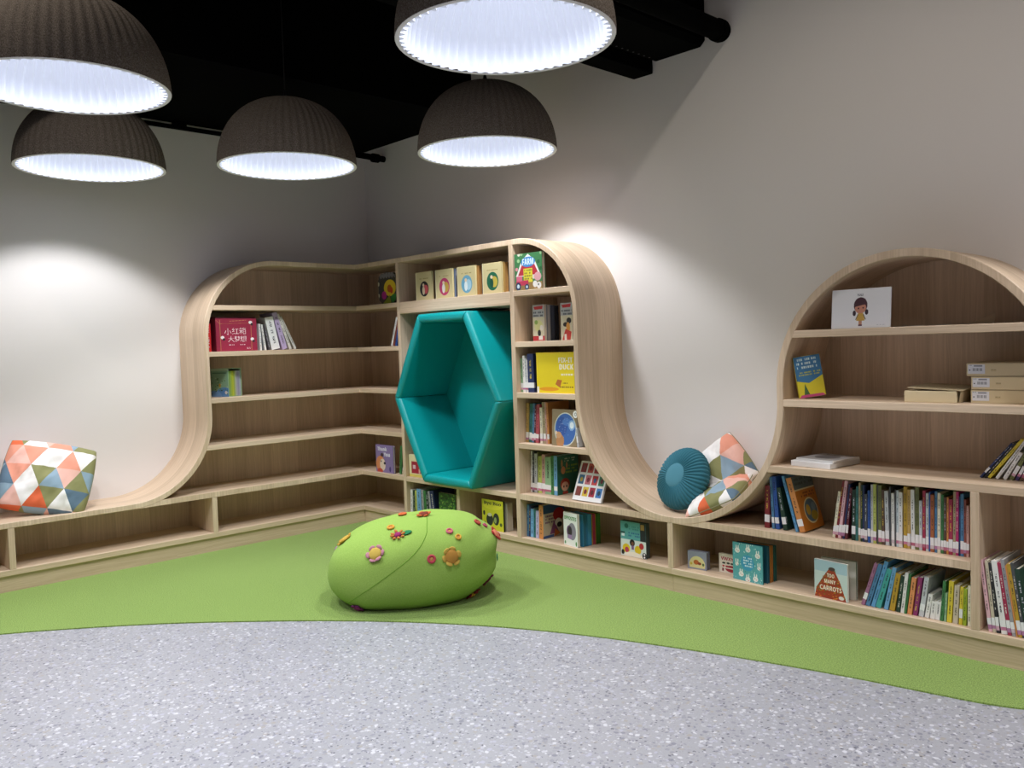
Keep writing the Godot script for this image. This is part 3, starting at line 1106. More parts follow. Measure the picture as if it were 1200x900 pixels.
func pillow(wd: float, ht: float, tk: float, sd: int) -> ArrayMesh:
	var fn := FastNoiseLite.new()
	fn.seed = sd
	fn.frequency = 5.0
	var st := begin()
	var n := 30
	for sg in [1.0, -1.0]:
		var p := []
		var w := []
		for i in n + 1:
			var row := PackedVector3Array()
			var uv := PackedVector2Array()
			for k in n + 1:
				var u := -cos(PI * i / n)
				var v := -cos(PI * k / n)
				var rim := pillow_rim(u, v, wd, ht)
				var x := rim.x
				var y := rim.y
				var f := pow(maxf(0.0, (1.0 - u * u) * (1.0 - v * v)), 0.40)
				var z: float = sg * tk * f * (1.0 + 0.22 * fn.get_noise_2d(x, y)) + 0.022 * f * fn.get_noise_2d(x * 2.6 + 7.0, y * 1.2)
				row.append(Vector3(x, y, z))
				uv.append(Vector2(0.5 + x / 0.62, 0.5 - y / 0.62))
			p.append(row)
			w.append(uv)
		sheet(st, p, w, sg)
	return st.commit()

func square_cushion(label: String, at: Vector3, b: Basis, size: Vector3, sd: int) -> void:
	var t := thing("patterned_cushion", label, "cushion", "cushions with printed triangles", at, b)
	part("cover", pillow(size.x, size.y, size.z, sd), M.print, t)
	var st := begin()
	var n := 40
	var pr := Vector3.ZERO
	for k in 4 * n + 1:
		var s := (k % (4 * n)) / float(n)
		var e := -cos(PI * fmod(s, 1.0))
		var u := 0.0
		var v := 0.0
		match int(s):
			0:
				u = e
				v = -1.0
			1:
				u = 1.0
				v = e
			2:
				u = -e
				v = 1.0
			_:
				u = -1.0
				v = -e
		var rim := pillow_rim(u, v, size.x, size.y)
		var q := Vector3(rim.x, rim.y, 0)
		if k > 0 and pr.distance_to(q) > 0.0008:
			tube(st, pr, q, 0.0028, 5)
		pr = q
	part("piping", st.commit(), plain("8b8a68", 0.95), t)

func cushions() -> void:
	square_cushion("cushion printed with coral, white and slate triangles leaning on the left bench", Vector3(-2.250, 0.640, -0.185), Basis.from_euler(Vector3(-0.38, -0.30, -0.24)), Vector3(0.54, 0.48, 0.10), 3)
	square_cushion("cushion with printed triangles cut off by the left picture edge", Vector3(-2.80, 0.64, -0.20), Basis.from_euler(Vector3(-0.35, -0.10, 0.08)), Vector3(0.52, 0.46, 0.085), 8)
	square_cushion("patterned cushion standing behind the round teal cushion against the wall", Vector3(0.300, 0.665, 3.155), RB * Basis.from_euler(Vector3(-0.26, 0.10, 0.74)), Vector3(0.325, 0.325, 0.065), 12)
	square_cushion("patterned cushion lying on the nook's curve beside the round teal cushion", Vector3(0.150, 0.538, 3.215), Basis(Vector3(0.0, 0.42, 0.91), Vector3(0.93, 0.32, -0.148), Vector3(-0.353, 0.846, -0.391)).orthonormalized(), Vector3(0.37, 0.30, 0.06), 21)
	# the round pleated cushion
	var t := thing("round_cushion", "round teal pleated velvet cushion with a smooth centre in the curved nook", "cushion", "", Vector3(0.185, 0.607, 2.960), RB * Basis.from_euler(Vector3(-0.42, -0.20, 0.0)))
	var st := begin()
	var p := []
	var w := []
	var seg := 46 * 6
	var rows := 20
	for i in rows + 1:
		var f := PI * i / rows
		var row := PackedVector3Array()
		var uv := PackedVector2Array()
		for k in seg + 1:
			var a := TAU * k / seg
			var rr := 0.183 * pow(sin(f), 0.75)
			var pl := 1.0 - absf(sin(a * 23.0 + 0.35 * sin(f * 3.0 + a * 2.0)))
			var deep := smoothstep(0.04, 0.09, rr)
			var z := 0.082 * cos(f) * (1.0 - 0.30 * exp(-rr * rr / 0.003)) 
			var k2 := 1.0 - 0.055 * deep * pl
			row.append(Vector3(rr * cos(a) * k2, rr * sin(a) * k2, z * (1.0 - 0.10 * deep * pl)))
			uv.append(Vector2(a, f))
		p.append(row)
		w.append(uv)
	sheet(st, p, w, -1.0, true)
	part("cover", st.commit(), M.velvet, t)
	st = begin()
	blob(st, Vector3(0, 0, 0.066), Vector3(0.074, 0.074, 0.017), Basis.IDENTITY, 8, 24)
	part("centre_patch", st.commit(), plain("4a8494", 0.9), t)

# ---------------------------------------------------------------- books
func tinted(hex: String, f: float) -> String:
	var c := Color(hex)
	return (c.lightened(f) if f > 0 else c.darkened(-f)).to_html(false)

# a book seen by its spine: x across the spine, y up, z out of the shelf
func spine_book(t: Node3D, th: float, h: float, dep: float, hex: String, sticker: int, art: Image = null) -> void:
	var b := minf(0.0026, th * 0.22)
	var st := begin()
	box(st, Vector3(0, 0, -dep), Vector3(b, h, 0), 0.0005)
	box(st, Vector3(th - b, 0, -dep), Vector3(th, h, 0), 0.0005)
	box(st, Vector3(b * 0.5, 0, -b), Vector3(th - b * 0.5, h, 0.0006), 0.0005)
	part("cover", st.commit(), plain(hex, 0.5), t)
	part("pages", box_mesh(Vector3(b, 0.003, -dep + 0.004), Vector3(th - b, h - 0.003, -b)), M.pages, t)
	if art:
		st = begin()
		quad(st, Vector3(th + 0.0004, 0.0, 0), Vector3(th + 0.0004, 0.0, -dep), Vector3(th + 0.0004, h, -dep), Vector3(th + 0.0004, h, 0), Vector3(1, 0, 0))
		part("front_print", st.commit(), pic(art, 0.45), t)
	var lo := 0.012
	if sticker > 0:
		var sh := rng.randf_range(0.026, 0.040)
		part("spine_label", box_mesh(Vector3(0.0, lo + 0.018, -0.012), Vector3(th, lo + 0.018 + sh, 0.0011)), M.white, t)
		if sticker > 1:
			part("spine_label", box_mesh(Vector3(0.0, lo + 0.002 * (rng.randi() % 4), -0.012), Vector3(th, lo + 0.018, 0.0011)), plain(["c27a98", "d3a9b8", "b4657e", "cbbcc4", "b07aa0"][rng.randi() % 5]), t)
		lo += 0.066
	if th > 0.008:
		var dark := Color(hex).get_luminance() > 0.32
		var mk: Color = Color(0.12, 0.12, 0.16) if dark else [Color(0.92, 0.9, 0.85), Color(0.9, 0.8, 0.3), Color(0.85, 0.85, 0.9)][rng.randi() % 3]
		st = begin()
		quad(st, Vector3(th * 0.22, lo + 0.01, 0.0014), Vector3(th * 0.78, lo + 0.01, 0.0014), Vector3(th * 0.78, h * 0.93, 0.0014), Vector3(th * 0.22, h * 0.93, 0.0014), Vector3(0, 0, 1))
		part("spine_title", st.commit(), mark_mat(rng.randi() % 5, mk), t)

func spine_rows() -> void:
	for r in ROWS:
		var k := 0
		for q in r.books:
			var lean: float = q[4]
			var th: float = q[2]
			var y: float = r.y
			var s: float = q[1]
			var b := RB * Basis(Vector3(0, 0, 1), lean)
			var at := on_right(s, y, r.d)
			if lean < 0:
				at = on_right(s + th / cos(lean), y, r.d) - b * Vector3(th, 0, 0)
			var t := thing("picture_book", q[6], "book", r.group, at, b)
			spine_book(t, th, q[3], r.depth, q[0], q[5], side_art(q[7]) if q.size() > 7 else null)
	# the left wall: a red book and the leaning row right of the red box
	var left := [[-1.212, 0.034, 0.20, 0.0, "d01f22", "bright red book squeezed between the curved panel and the red box"],
		[-0.806, 0.014, 0.196, 0.02, "e8e6e2", "thin white book just right of the red box, first of the leaning row"],
		[-0.786, 0.010, 0.19, 0.08, "55585c", "thin dark book second in the leaning row right of the red box"],
		[-0.770, 0.016, 0.19, 0.13, "dcdad4", "thin pale book third in the leaning row right of the red box"],
		[-0.735, 0.012, 0.19, 0.20, "4a4548", "thin blackish book before the wide white one, leaning right of the red box"],
		[-0.710, 0.066, 0.245, 0.20, "e9e9e6", "wide white book in the middle of the leaning row beside the red box"],
		[-0.622, 0.040, 0.285, 0.27, "b8a6c8", "white and purple book with a yellow patch in the leaning row beside the red box"],
		[-0.565, 0.020, 0.282, 0.35, "d6d2c8", "pale grey book second from the right end of the row beside the red box"],
		[-0.524, 0.020, 0.270, 0.44, "c9c6bc", "beige grey book at the right end of the row beside the red box"]]
	for q in left:
		var b := Basis(Vector3(0, 0, 1), q[3])
		var t := thing("picture_book", q[5], "book", "books beside the red box", Vector3(q[0], 1.413, -0.07), b)
		spine_book(t, q[1], q[2], 0.2, q[4], 0)
	var l2 := [[-1.165, "8fbf6a"], [-1.150, "a8c76a"]]
	l2.clear()

func side_art(k: String) -> Image:
	var im := canvas(0.2, 0.26, "c97b2a")
	match k:
		"orange":
			p_rect(im, 0, 0, 1, 0.24, Color("5f6a68"))
			p_words(im, 0.1, 0.04, 0.95, 0.2, 2, Color("39423f"))
			p_rect(im, 0, 0.24, 1, 0.27, Color("e0cfa0"))
			p_words(im, 0.2, 0.31, 0.9, 0.42, 2, Color("7a2e1c"))
			p_ell(im, 0.55, 0.66, 0.34, 0.24, Color("e8d7a4"))
			p_ell(im, 0.55, 0.66, 0.30, 0.21, Color("5d7684"))
			p_ell(im, 0.42, 0.64, 0.10, 0.10, Color("c9a53c"))
			p_ell(im, 0.66, 0.76, 0.16, 0.09, Color("b59a36"))
			p_ell(im, 0.7, 0.6, 0.10, 0.08, Color("7f98a4"))
		"green":
			im.fill(Color("2c6a55"))
			p_words(im, 0.35, 0.08, 0.85, 0.20, 2, Color("cfd8b0"))
			p_words(im, 0.4, 0.26, 0.95, 0.5, 3, Color("8fae3c"))
			p_ell(im, 0.28, 0.38, 0.10, 0.10, Color("c98a5c"))
			p_ell(im, 0.22, 0.2, 0.04, 0.1, Color("b98a5c"))
			p_ell(im, 0.45, 0.26, 0.04, 0.08, Color("b98a5c"))
			p_ell(im, 0.36, 0.74, 0.22, 0.15, Color("9c3322"))
			p_ell(im, 0.36, 0.80, 0.17, 0.12, Color("dba98a"))
			p_ell(im, 0.30, 0.80, 0.03, 0.03, Color("2a1a14"))
			p_ell(im, 0.43, 0.80, 0.03, 0.03, Color("2a1a14"))
			p_rect(im, 0.25, 0.93, 0.5, 1.0, Color("b03a2e"))
		"party":
			im.fill(Color("c9bda4"))
			p_rect(im, 0, 0, 1, 0.26, Color("2f4f7a"))
			p_words(im, 0.1, 0.32, 0.6, 0.6, 3, Color("6a3a6e"))
			p_ell(im, 0.72, 0.34, 0.26, 0.20, Color("a51f24"))
			p_poly(im, [Vector2(0.3, 0.9), Vector2(0.5, 0.5), Vector2(0.75, 0.9)], Color("8a4a7a"))
			p_ell(im, 0.70, 0.58, 0.15, 0.12, Color("e8e2d6"))
			p_ell(im, 0.76, 0.66, 0.12, 0.08, Color("1c1c20"))
			p_poly(im, [Vector2(0.5, 1.0), Vector2(0.55, 0.75), Vector2(0.8, 0.92)], Color("d8722c"))
			p_rect(im, 0, 0.92, 0.5, 1.0, Color("3c5a8c"))
		_:
			im.fill(Color("16483a"))
			p_ell(im, 0.4, 0.4, 0.2, 0.15, Color("5c7a5c"))
			p_ell(im, 0.6, 0.6, 0.2, 0.12, Color("c9c3a0"))
	return im

# a book that shows its cover: x across the cover, y up, z out of the shelf
func face_book(f: Dictionary) -> Node3D:
	var w: float = f.w
	var h: float = f.h
	var th: float = f.t
	var left: bool = f.get("left", false)
	var pitch: float = f.get("pitch", 0.0)
	var b := (LB if left else RB) * Basis.from_euler(Vector3(-pitch, f.get("yaw", 0.0), f.get("roll", 0.0)))
	var at: Vector3 = (on_left(f.s, f.y, f.d) if left else on_right(f.s, f.y, f.d)) + Vector3(0, th * sin(pitch), 0)
	if f.get("roll", 0.0) < 0.0:
		at.y += w * sin(-f.roll)
	var t := thing(f.get("name", "picture_book"), f.label, f.get("cat", "book"), f.get("group", "books shown by their covers"), at, b)
	var c := minf(0.003, th * 0.25)
	var hex: String = f.col
	var st := begin()
	box(st, Vector3(0, 0, -th), Vector3(w, h, -th + c), 0.0006)
	box(st, Vector3(0, 0, -th), Vector3(c, h, 0), 0.0006)
	box(st, Vector3(0, 0, -c), Vector3(w, h, 0), 0.0006)
	part("cover", st.commit(), plain(hex, 0.5), t)
	part("pages", box_mesh(Vector3(c, 0.002, -th + c), Vector3(w - 0.003, h - 0.002, -c)), plain(f.get("pages", "e6e0d2"), 0.9), t)
	if f.has("art"):
		st = begin()
		quad(st, Vector3(0.0006, 0.0006, 0.0005), Vector3(w - 0.0006, 0.0006, 0.0005), Vector3(w - 0.0006, h - 0.0006, 0.0005), Vector3(0.0006, h - 0.0006, 0.0005), Vector3(0, 0, 1))
		part("cover_print", st.commit(), pic(f.art, f.get("rough", 0.45)), t)
	for q in f.get("text", []):
		lettering(q[0], t, Vector3(w * q[1], h * q[2], 0.0009), Vector2(w * q[3], h * q[4]), q[5], "lettering", q[6] if q.size() > 6 else "Droid Sans")
	return t

func face_books() -> void:
	var im: Image
	# --- four cream books with round pictures above the hexagon
	var med := [["1d1d24", "c9545a", "d9c9a8"], ["c23a6e", "c8a24a", "e9e4dc"], ["6fa9c4", "a9cfe0", "e6f0f0"], ["1f6a4c", "c9b24a", "17503c"]]
	var gs := [0.749, 0.980, 1.223, 1.486]
	var said := ["cream book with a black and red oval picture, leftmost above the hexagon seat", "cream book with a pink flowery round picture, second above the hexagon seat", "cream book with a pale blue round picture, third above the hexagon seat", "cream book with a dark green oval picture, rightmost above the hexagon seat"]
	for k in 4:
		im = canvas(0.19, 0.206, "d6c795")
		p_rect(im, 0, 0, 0.05, 1, Color("e6dcb4"))
		p_words(im, 0.25, 0.22, 0.8, 0.28, 1, Color("a8945c"))
		var rx := 0.30 if k > 0 else 0.27
		p_ell(im, 0.53, 0.60, rx, rx, Color(med[k][0]))
		p_ell(im, 0.62, 0.62, rx * 0.55, rx * 0.6, Color(med[k][1]))
		p_ell(im, 0.48, 0.66, rx * 0.3, rx * 0.55, Color(med[k][2]))
		p_ell(im, 0.48, 0.46, rx * 0.22, rx * 0.2, Color("e8d2b0"))
		face_book({"s": gs[k], "y": 1.739, "d": 0.03, "w": 0.19, "h": 0.205, "t": 0.016, "col": "cdbb80", "art": im, "label": said[k], "group": "cream books above the hexagon seat", "pages": "d8cba0"})
		if k >= 1:
			face_book({"s": gs[k] + 0.012, "y": 1.739, "d": 0.050, "w": 0.19, "h": 0.203, "t": 0.03, "col": ["", "7a8aa8", "b5854a", "b08a4c"][k], "label": ["", "grey-blue book right behind the cream book with the pink picture", "tan book behind the cream book with the pale blue picture", "tan book behind the cream book with the dark green picture"][k], "pages": ["", "c9c9d0", "a9783e", "b78748"][k], "group": "books behind the cream books"})
		if k >= 2:
			face_book({"s": gs[k] + 0.020, "y": 1.739, "d": 0.084, "w": 0.19, "h": 0.200, "t": 0.05, "col": ["3a4462", "20263c"][k - 2], "label": ["slate book last behind the cream book with the pale blue picture", "navy book last behind the cream book with the dark green picture"][k - 2], "pages": ["7d8498", "2a3048"][k - 2], "group": "books behind the cream books"})
	# --- flower-shaped board book in the corner
	var t := thing("board_book", "black scalloped board book with a yellow sun and pink egg in the corner", "book", "books shown by their covers", on_right(0.225, 1.740, 0.06), RB)
	var st := begin()
	var pts := PackedVector2Array()
	for k in 96:
		var a := TAU * k / 96.0
		var r := 0.116 + 0.006 * absf(sin(a * 7.0))
		var x := signf(cos(a)) * pow(absf(cos(a)), 0.55) * r
		var y := signf(sin(a)) * pow(absf(sin(a)), 0.55) * r
		pts.append(Vector2(x + 0.122, y + 0.1225))
	var ix := Geometry2D.triangulate_polygon(pts)
	for k in range(0, ix.size(), 3):
		for z in [0.0, -0.022]:
			var n := Vector3(0, 0, 1 if z == 0.0 else -1)
			tri(st, Vector3(pts[ix[k]].x, pts[ix[k]].y, z), Vector3(pts[ix[k + 1]].x, pts[ix[k + 1]].y, z), Vector3(pts[ix[k + 2]].x, pts[ix[k + 2]].y, z), n, n, n, pts[ix[k]] / Vector2(0.244, -0.245) + Vector2(0, 1), pts[ix[k + 1]] / Vector2(0.244, -0.245) + Vector2(0, 1), pts[ix[k + 2]] / Vector2(0.244, -0.245) + Vector2(0, 1))
	for k in 96:
		var a := pts[k]
		var b := pts[(k + 1) % 96]
		var n2 := (b - a).orthogonal().normalized()
		var n := Vector3(n2.x, n2.y, 0)
		if n2.dot(a - Vector2(0.122, 0.1225)) < 0:
			n = -n
		quad(st, Vector3(a.x, a.y, 0), Vector3(b.x, b.y, 0), Vector3(b.x, b.y, -0.022), Vector3(a.x, a.y, -0.022), n, Vector2(0.05, 0.5), Vector2(0.05, 0.5), Vector2(0.05, 0.5), Vector2(0.05, 0.5))
	im = canvas(0.244, 0.245, "3c3a38")
	for k in 6:
		p_ell(im, 0.18 + 0.15 * k, 0.10, 0.075, 0.09, Color("77757a"))
	p_ell(im, 0.03, 0.35, 0.05, 0.07, Color("e0d8b8"))
	p_ell(im, 0.03, 0.72, 0.05, 0.07, Color("e0d8b8"))
	p_ell(im, 0.64, 0.50, 0.32, 0.26, Color("dfc22a"))
	p_ell(im, 0.62, 0.52, 0.12, 0.12, Color("b85a1e"))
	p_ell(im, 0.72, 0.58, 0.08, 0.10, Color("c2451e"))
	p_ell(im, 0.32, 0.72, 0.13, 0.13, Color("b32a86"))
	p_poly(im, [Vector2(0.2, 1.0), Vector2(0.5, 0.8), Vector2(0.62, 0.72), Vector2(0.7, 1.0)], Color("8a9a2a"))
	p_ell(im, 0.86, 0.84, 0.18, 0.14, Color("2f8a3a"))
	part("cover", st.commit(), pic(im, 0.4), t)
	# --- FARM
	im = canvas(0.25, 0.235, "3f7a4a")
	for k in 14:
		p_ell(im, rng.randf(), rng.randf() * 0.7, 0.05, 0.05, Color(["9cbf8a", "d98a94", "2a5a34", "d8d0c0"][k % 4]))
	p_poly(im, [Vector2(0.04, 0.62), Vector2(0.26, 0.2), Vector2(0.5, 0.02), Vector2(0.74, 0.2), Vector2(0.95, 0.62)], Color("e8e2dc"))
	p_poly(im, [Vector2(0.12, 0.60), Vector2(0.30, 0.26), Vector2(0.70, 0.26), Vector2(0.88, 0.60)], Color("b8323e"))
	p_ell(im, 0.5, 0.24, 0.26, 0.14, Color("3f86c4"))
	p_rect(im, 0.33, 0.42, 0.66, 0.80, Color("d9cc3a"))
	p_words(im, 0.36, 0.45, 0.64, 0.76, 4, Color("7a7a3a"))
	p_ell(im, 0.84, 0.66, 0.13, 0.12, Color("d9a0a4"))
	p_rect(im, 0, 0.80, 1, 1, Color("9a7a4a"))
	p_rect(im, 0.05, 0.74, 0.50, 0.88, Color("c23a56"))
	p_rect(im, 0.06, 0.62, 0.28, 0.76, Color("d86a84"))
	p_ell(im, 0.12, 0.89, 0.10, 0.11, Color("2a3a5c"))
	p_ell(im, 0.12, 0.89, 0.05, 0.055, Color("cfe0ea"))
	p_ell(im, 0.44, 0.92, 0.075, 0.08, Color("2a3a5c"))
	p_ell(im, 0.44, 0.92, 0.035, 0.04, Color("cfe0ea"))
	p_ell(im, 0.74, 0.86, 0.08, 0.09, Color("e6e0da"))
	p_ell(im, 0.88, 0.90, 0.08, 0.09, Color("e6e0da"))
	p_ell(im, 0.86, 0.88, 0.02, 0.03, Color("222222"))
	face_book({"name": "board_book", "s": 1.820, "y": 1.740, "d": 0.012, "w": 0.245, "h": 0.232, "t": 0.03, "col": "2a5a38", "art": im, "label": "FARM board book with a red barn and pink tractor under the curved top", "text": [["FARM", 0.5, 0.765, 0.40, 0.17, "dcefff"]]})
	# --- two tall paperbacks and their row behind
	for k in 2:
		im = canvas(0.105, 0.232, "d8d4b8")
		p_rect(im, 0, 0, 1, 0.34, Color("b9bdc0"))
		p_poly(im, [Vector2(0.1, 0.05), Vector2(0.9, 0.03), Vector2(0.85, 0.12), Vector2(0.2, 0.13)], Color("c22a34"))
		p_words(im, 0.08, 0.19, 0.95, 0.36, 2, Color("2c3648"))
		if k == 0:
			p_ell(im, 0.5, 0.58, 0.36, 0.16, Color("d9dc9a"))
			p_ell(im, 0.3, 0.48, 0.14, 0.06, Color("8fb35a"))
			p_ell(im, 0.55, 0.78, 0.14, 0.09, Color("1e1e22"))
			p_ell(im, 0.75, 0.64, 0.14, 0.08, Color("e6e2d8"))
			p_rect(im, 0, 0.86, 1, 1, Color("b8343c"))
			p_rect(im, 0.5, 0.86, 0.85, 0.97, Color("e9e6e2"))
		else:
			p_ell(im, 0.7, 0.48, 0.2, 0.08, Color("1e1e22"))
			p_ell(im, 0.42, 0.58, 0.22, 0.06, Color("1e1e22"))
			p_ell(im, 0.62, 0.66, 0.16, 0.14, Color("e0a24a"))
			p_poly(im, [Vector2(0.1, 1.0), Vector2(0.4, 0.7), Vector2(0.9, 0.78), Vector2(0.8, 1.0)], Color("c23a34"))
			p_rect(im, 0.3, 0.84, 0.5, 1.0, Color("f0ece4"))
		face_book({"s": [1.881, 2.128][k], "y": 1.413, "d": 0.10, "w": 0.105 if k == 0 else 0.10, "h": 0.233, "t": 0.02, "col": "d9d5cc", "art": im, "label": ["tall paperback with grey sky and lime picture, left of two under the FARM book", "tall paperback with dancing orange figure, right of two under the FARM book"][k]})
	for k in 3:
		face_book({"s": 1.886 + 0.004 * k, "y": 1.413, "d": 0.123 + 0.034 * k, "w": 0.105, "h": 0.232 - 0.003 * k, "t": 0.030, "col": ["8a8f98", "3c4254", "23242c"][k], "pages": ["d0d0d2", "5a6478", "30323c"][k], "label": ["grey paperback directly behind the lime-picture paperback", "slate paperback second behind the lime-picture paperback", "blackish paperback last behind the lime-picture paperback"][k], "group": "paperbacks behind the lime-picture paperback"})
	# --- yellow duck book (title only)
	im = canvas(0.32, 0.255, "e8cf1c")
	p_ell(im, 0.33, 0.90, 0.26, 0.05, Color("e09a1c"))
	p_poly(im, [Vector2(0.50, 0.78), Vector2(0.56, 0.66), Vector2(0.68, 0.68), Vector2(0.62, 0.86)], Color("b8682c"))
	p_words(im, 0.66, 0.52, 0.98, 0.60, 1, Color("f2ead0"))
	p_words(im, 0.70, 0.74, 0.84, 0.79, 1, Color("8a6a1c"))
	p_words(im, 0.62, 0.83, 0.98, 0.89, 1, Color("8a6a1c"))
	p_rect(im, 0, 0.84, 0.06, 1.0, Color("eae6dc"))
	face_book({"s": 1.972, "y": 1.085, "d": 0.03, "w": 0.322, "h": 0.255, "t": 0.012, "col": "d8c022", "art": im, "label": "wide yellow book titled FIX-IT DUCK on the tower's third shelf", "text": [["FIX-IT", 0.78, 0.81, 0.36, 0.12, "f3efe2"], ["DUCK", 0.80, 0.645, 0.36, 0.13, "f3efe2"]]})
	# --- blue globe book
	im = canvas(0.21, 0.225, "8f7f62")
	p_ell(im, 0.54, 0.54, 0.44, 0.46, Color("cfd6c8"))
	p_ell(im, 0.54, 0.54, 0.41, 0.43, Color("3f6ab0"))
	p_ell(im, 0.40, 0.46, 0.22, 0.26, Color("3458a0"))
	p_ell(im, 0.60, 0.34, 0.18, 0.10, Color("4f7cc0"))
	p_ell(im, 0.80, 0.42, 0.13, 0.14, Color("8fb6de"))
	p_ell(im, 0.80, 0.42, 0.08, 0.09, Color("e6f0f6"))
	for k in 40:
		p_ell(im, rng.randf_range(0.25, 0.85), rng.randf_range(0.2, 0.9), 0.008, 0.008, Color("c6d8ee"))
	p_ell(im, 0.34, 0.86, 0.16, 0.18, Color("b88458"))
	p_ell(im, 0.28, 0.70, 0.11, 0.09, Color("c99a70"))
	p_ell(im, 0.18, 0.64, 0.04, 0.05, Color("e0c0a0"))
	p_ell(im, 0.94, 0.12, 0.10, 0.10, Color("f2f2ee"))
	p_ell(im, 0.94, 0.12, 0.05, 0.05, Color("9a9a98"))
	p_ell(im, 0.94, 0.12, 0.03, 0.03, Color("f2f2ee"))
	face_book({"s": 2.086, "y": 0.757, "d": 0.03, "w": 0.210, "h": 0.228, "t": 0.014, "col": "7d6f54", "art": im, "pitch": 0.06, "label": "brown book with a large blue starry circle and a small bear"})
	# --- white book with coloured tiles, leaning back
	im = canvas(0.24, 0.25, "e6e4e2")
	var tl := ["8a2a2e", "c2544c", "b23a40", "8a2a2e", "2c5a7a", "b8646a", "c23a3a", "3c7a5a", "7a3a2e", "d8b83a", "a3283c", "3f7ab8"]
	for k in 12:
		p_rect(im, 0.06 + 0.235 * (k % 4), 0.05 + 0.30 * int(k / 4.0), 0.06 + 0.235 * (k % 4) + 0.19, 0.05 + 0.30 * int(k / 4.0) + 0.24, Color(tl[k]))
		p_ell(im, 0.155 + 0.235 * (k % 4), 0.17 + 0.30 * int(k / 4.0), 0.05, 0.06, Color(tl[(k + 5) % 12]).darkened(0.3))
	face_book({"s": 2.235, "y": 0.425, "d": 0.040, "w": 0.232, "h": 0.25, "t": 0.014, "col": "d8d6d4", "art": im, "pitch": 0.42, "label": "white book with rows of coloured picture tiles leaning back under the curve"})
	# --- OPPOSITES and the board books behind it
	im = canvas(0.135, 0.205, "e9ece6")
	p_ell(im, 0.62, 0.55, 0.28, 0.26, Color("8c8896"))
	p_ell(im, 0.42, 0.56, 0.20, 0.18, Color("6a4a6e"))
	p_ell(im, 0.46, 0.55, 0.14, 0.14, Color("2c2430"))
	p_rect(im, 0.26, 0.66, 0.70, 0.78, Color("8c8896"))
	p_poly(im, [Vector2(0.3, 0.78), Vector2(0.35, 0.66), Vector2(0.6, 0.66), Vector2(0.55, 0.80)], Color("9a7aa8"))
	p_ell(im, 0.10, 0.92, 0.05, 0.05, Color("4a8a4a"))
	p_ell(im, 0.90, 0.90, 0.05, 0.07, Color("4a8a4a"))
	face_book({"name": "board_book", "s": 2.158, "y": 0.139, "d": 0.040, "w": 0.140, "h": 0.207, "t": 0.018, "yaw": -0.18, "col": "e6e8e2", "art": im, "label": "white OPPOSITES board book with a grey elephant on the lowest shelf", "text": [["OPPOSITES", 0.5, 0.84, 0.86, 0.11, "4a8a46"]]})
	for k in 4:
		face_book({"name": "board_book", "s": 2.172 + 0.004 * k, "y": 0.139, "d": 0.068 + 0.038 * k, "w": 0.135, "h": 0.200 - 0.004 * k, "t": 0.032, "yaw": -0.10, "col": ["3a86a8", "3f96c0", "c9a03a", "3a7a2c"][k], "pages": ["2f6f88", "4aa0c8", "b8405c", "4c8a34"][k], "label": ["teal board book directly behind OPPOSITES", "light blue board book second behind OPPOSITES", "red and yellow edged board book third behind OPPOSITES", "green edged board book last behind OPPOSITES"][k], "group": "board books behind OPPOSITES"})
	# --- teal and white board book with children
	im = canvas(0.19, 0.2, "d9e2de")
	p_rect(im, 0, 0, 1, 0.52, Color("5fa6a6"))
	p_ell(im, 0.24, 0.13, 0.08, 0.07, Color("256a66"))
	p_rect(im, 0.0, 0.30, 0.18, 0.36, Color("2c5a58"))
	p_rect(im, 0.04, 0.36, 0.16, 0.44, Color("dfe8ea"))
	p_words(im, 0.35, 0.12, 0.74, 0.26, 2, Color("3f8a8c"))
	p_words(im, 0.32, 0.30, 0.76, 0.46, 2, Color("2f6a94"))
	p_rect(im, 0.78, 0.0, 1, 0.52, Color("2a2c34"))
	p_rect(im, 0.80, 0.04, 0.94, 0.20, Color("b08a4e"))
	p_ell(im, 0.46, 0.60, 0.10, 0.10, Color("231c1c"))
	p_ell(im, 0.47, 0.62, 0.05, 0.05, Color("7a4e3a"))
	p_rect(im, 0.43, 0.68, 0.53, 0.80, Color("7a5a8a"))
	p_ell(im, 0.22, 0.78, 0.15, 0.13, Color("e0c22a"))
	p_ell(im, 0.24, 0.82, 0.08, 0.08, Color("b83a5c"))
	p_ell(im, 0.68, 0.78, 0.13, 0.12, Color("e0c22a"))
	p_ell(im, 0.82, 0.66, 0.09, 0.09, Color("b8343c"))
	p_ell(im, 0.50, 0.98, 0.36, 0.12, Color("efe9d8"))
	p_ell(im, 0.08, 0.90, 0.06, 0.07, Color("1e1e20"))
	p_ell(im, 0.93, 0.92, 0.08, 0.09, Color("1e1e20"))
	p_ell(im, 0.93, 0.88, 0.03, 0.03, Color("eeeeee"))
	p_ell(im, 0.93, 0.96, 0.03, 0.03, Color("eeeeee"))
	face_book({"name": "board_book", "s": 2.597, "y": 0.139, "d": 0.06, "w": 0.186, "h": 0.205, "t": 0.034, "col": "3a4a48", "pages": "4a5250", "art": im, "label": "teal and white board book of children standing alone below the curve"})
	# --- three books under the round nook
	im = canvas(0.115, 0.095, "8f93a4")
	p_ell(im, 0.5, 0.75, 0.42, 0.50, Color("d9d296"))
	p_rect(im, 0, 0.92, 1, 1, Color("8f93a4"))
	p_ell(im, 0.45, 0.60, 0.14, 0.14, Color("b8642c"))
	p_ell(im, 0.62, 0.66, 0.10, 0.08, Color("8a3a24"))
	p_ell(im, 0.18, 0.70, 0.06, 0.08, Color("c9b23a"))
	p_ell(im, 0.82, 0.70, 0.06, 0.08, Color("5a6a3a"))
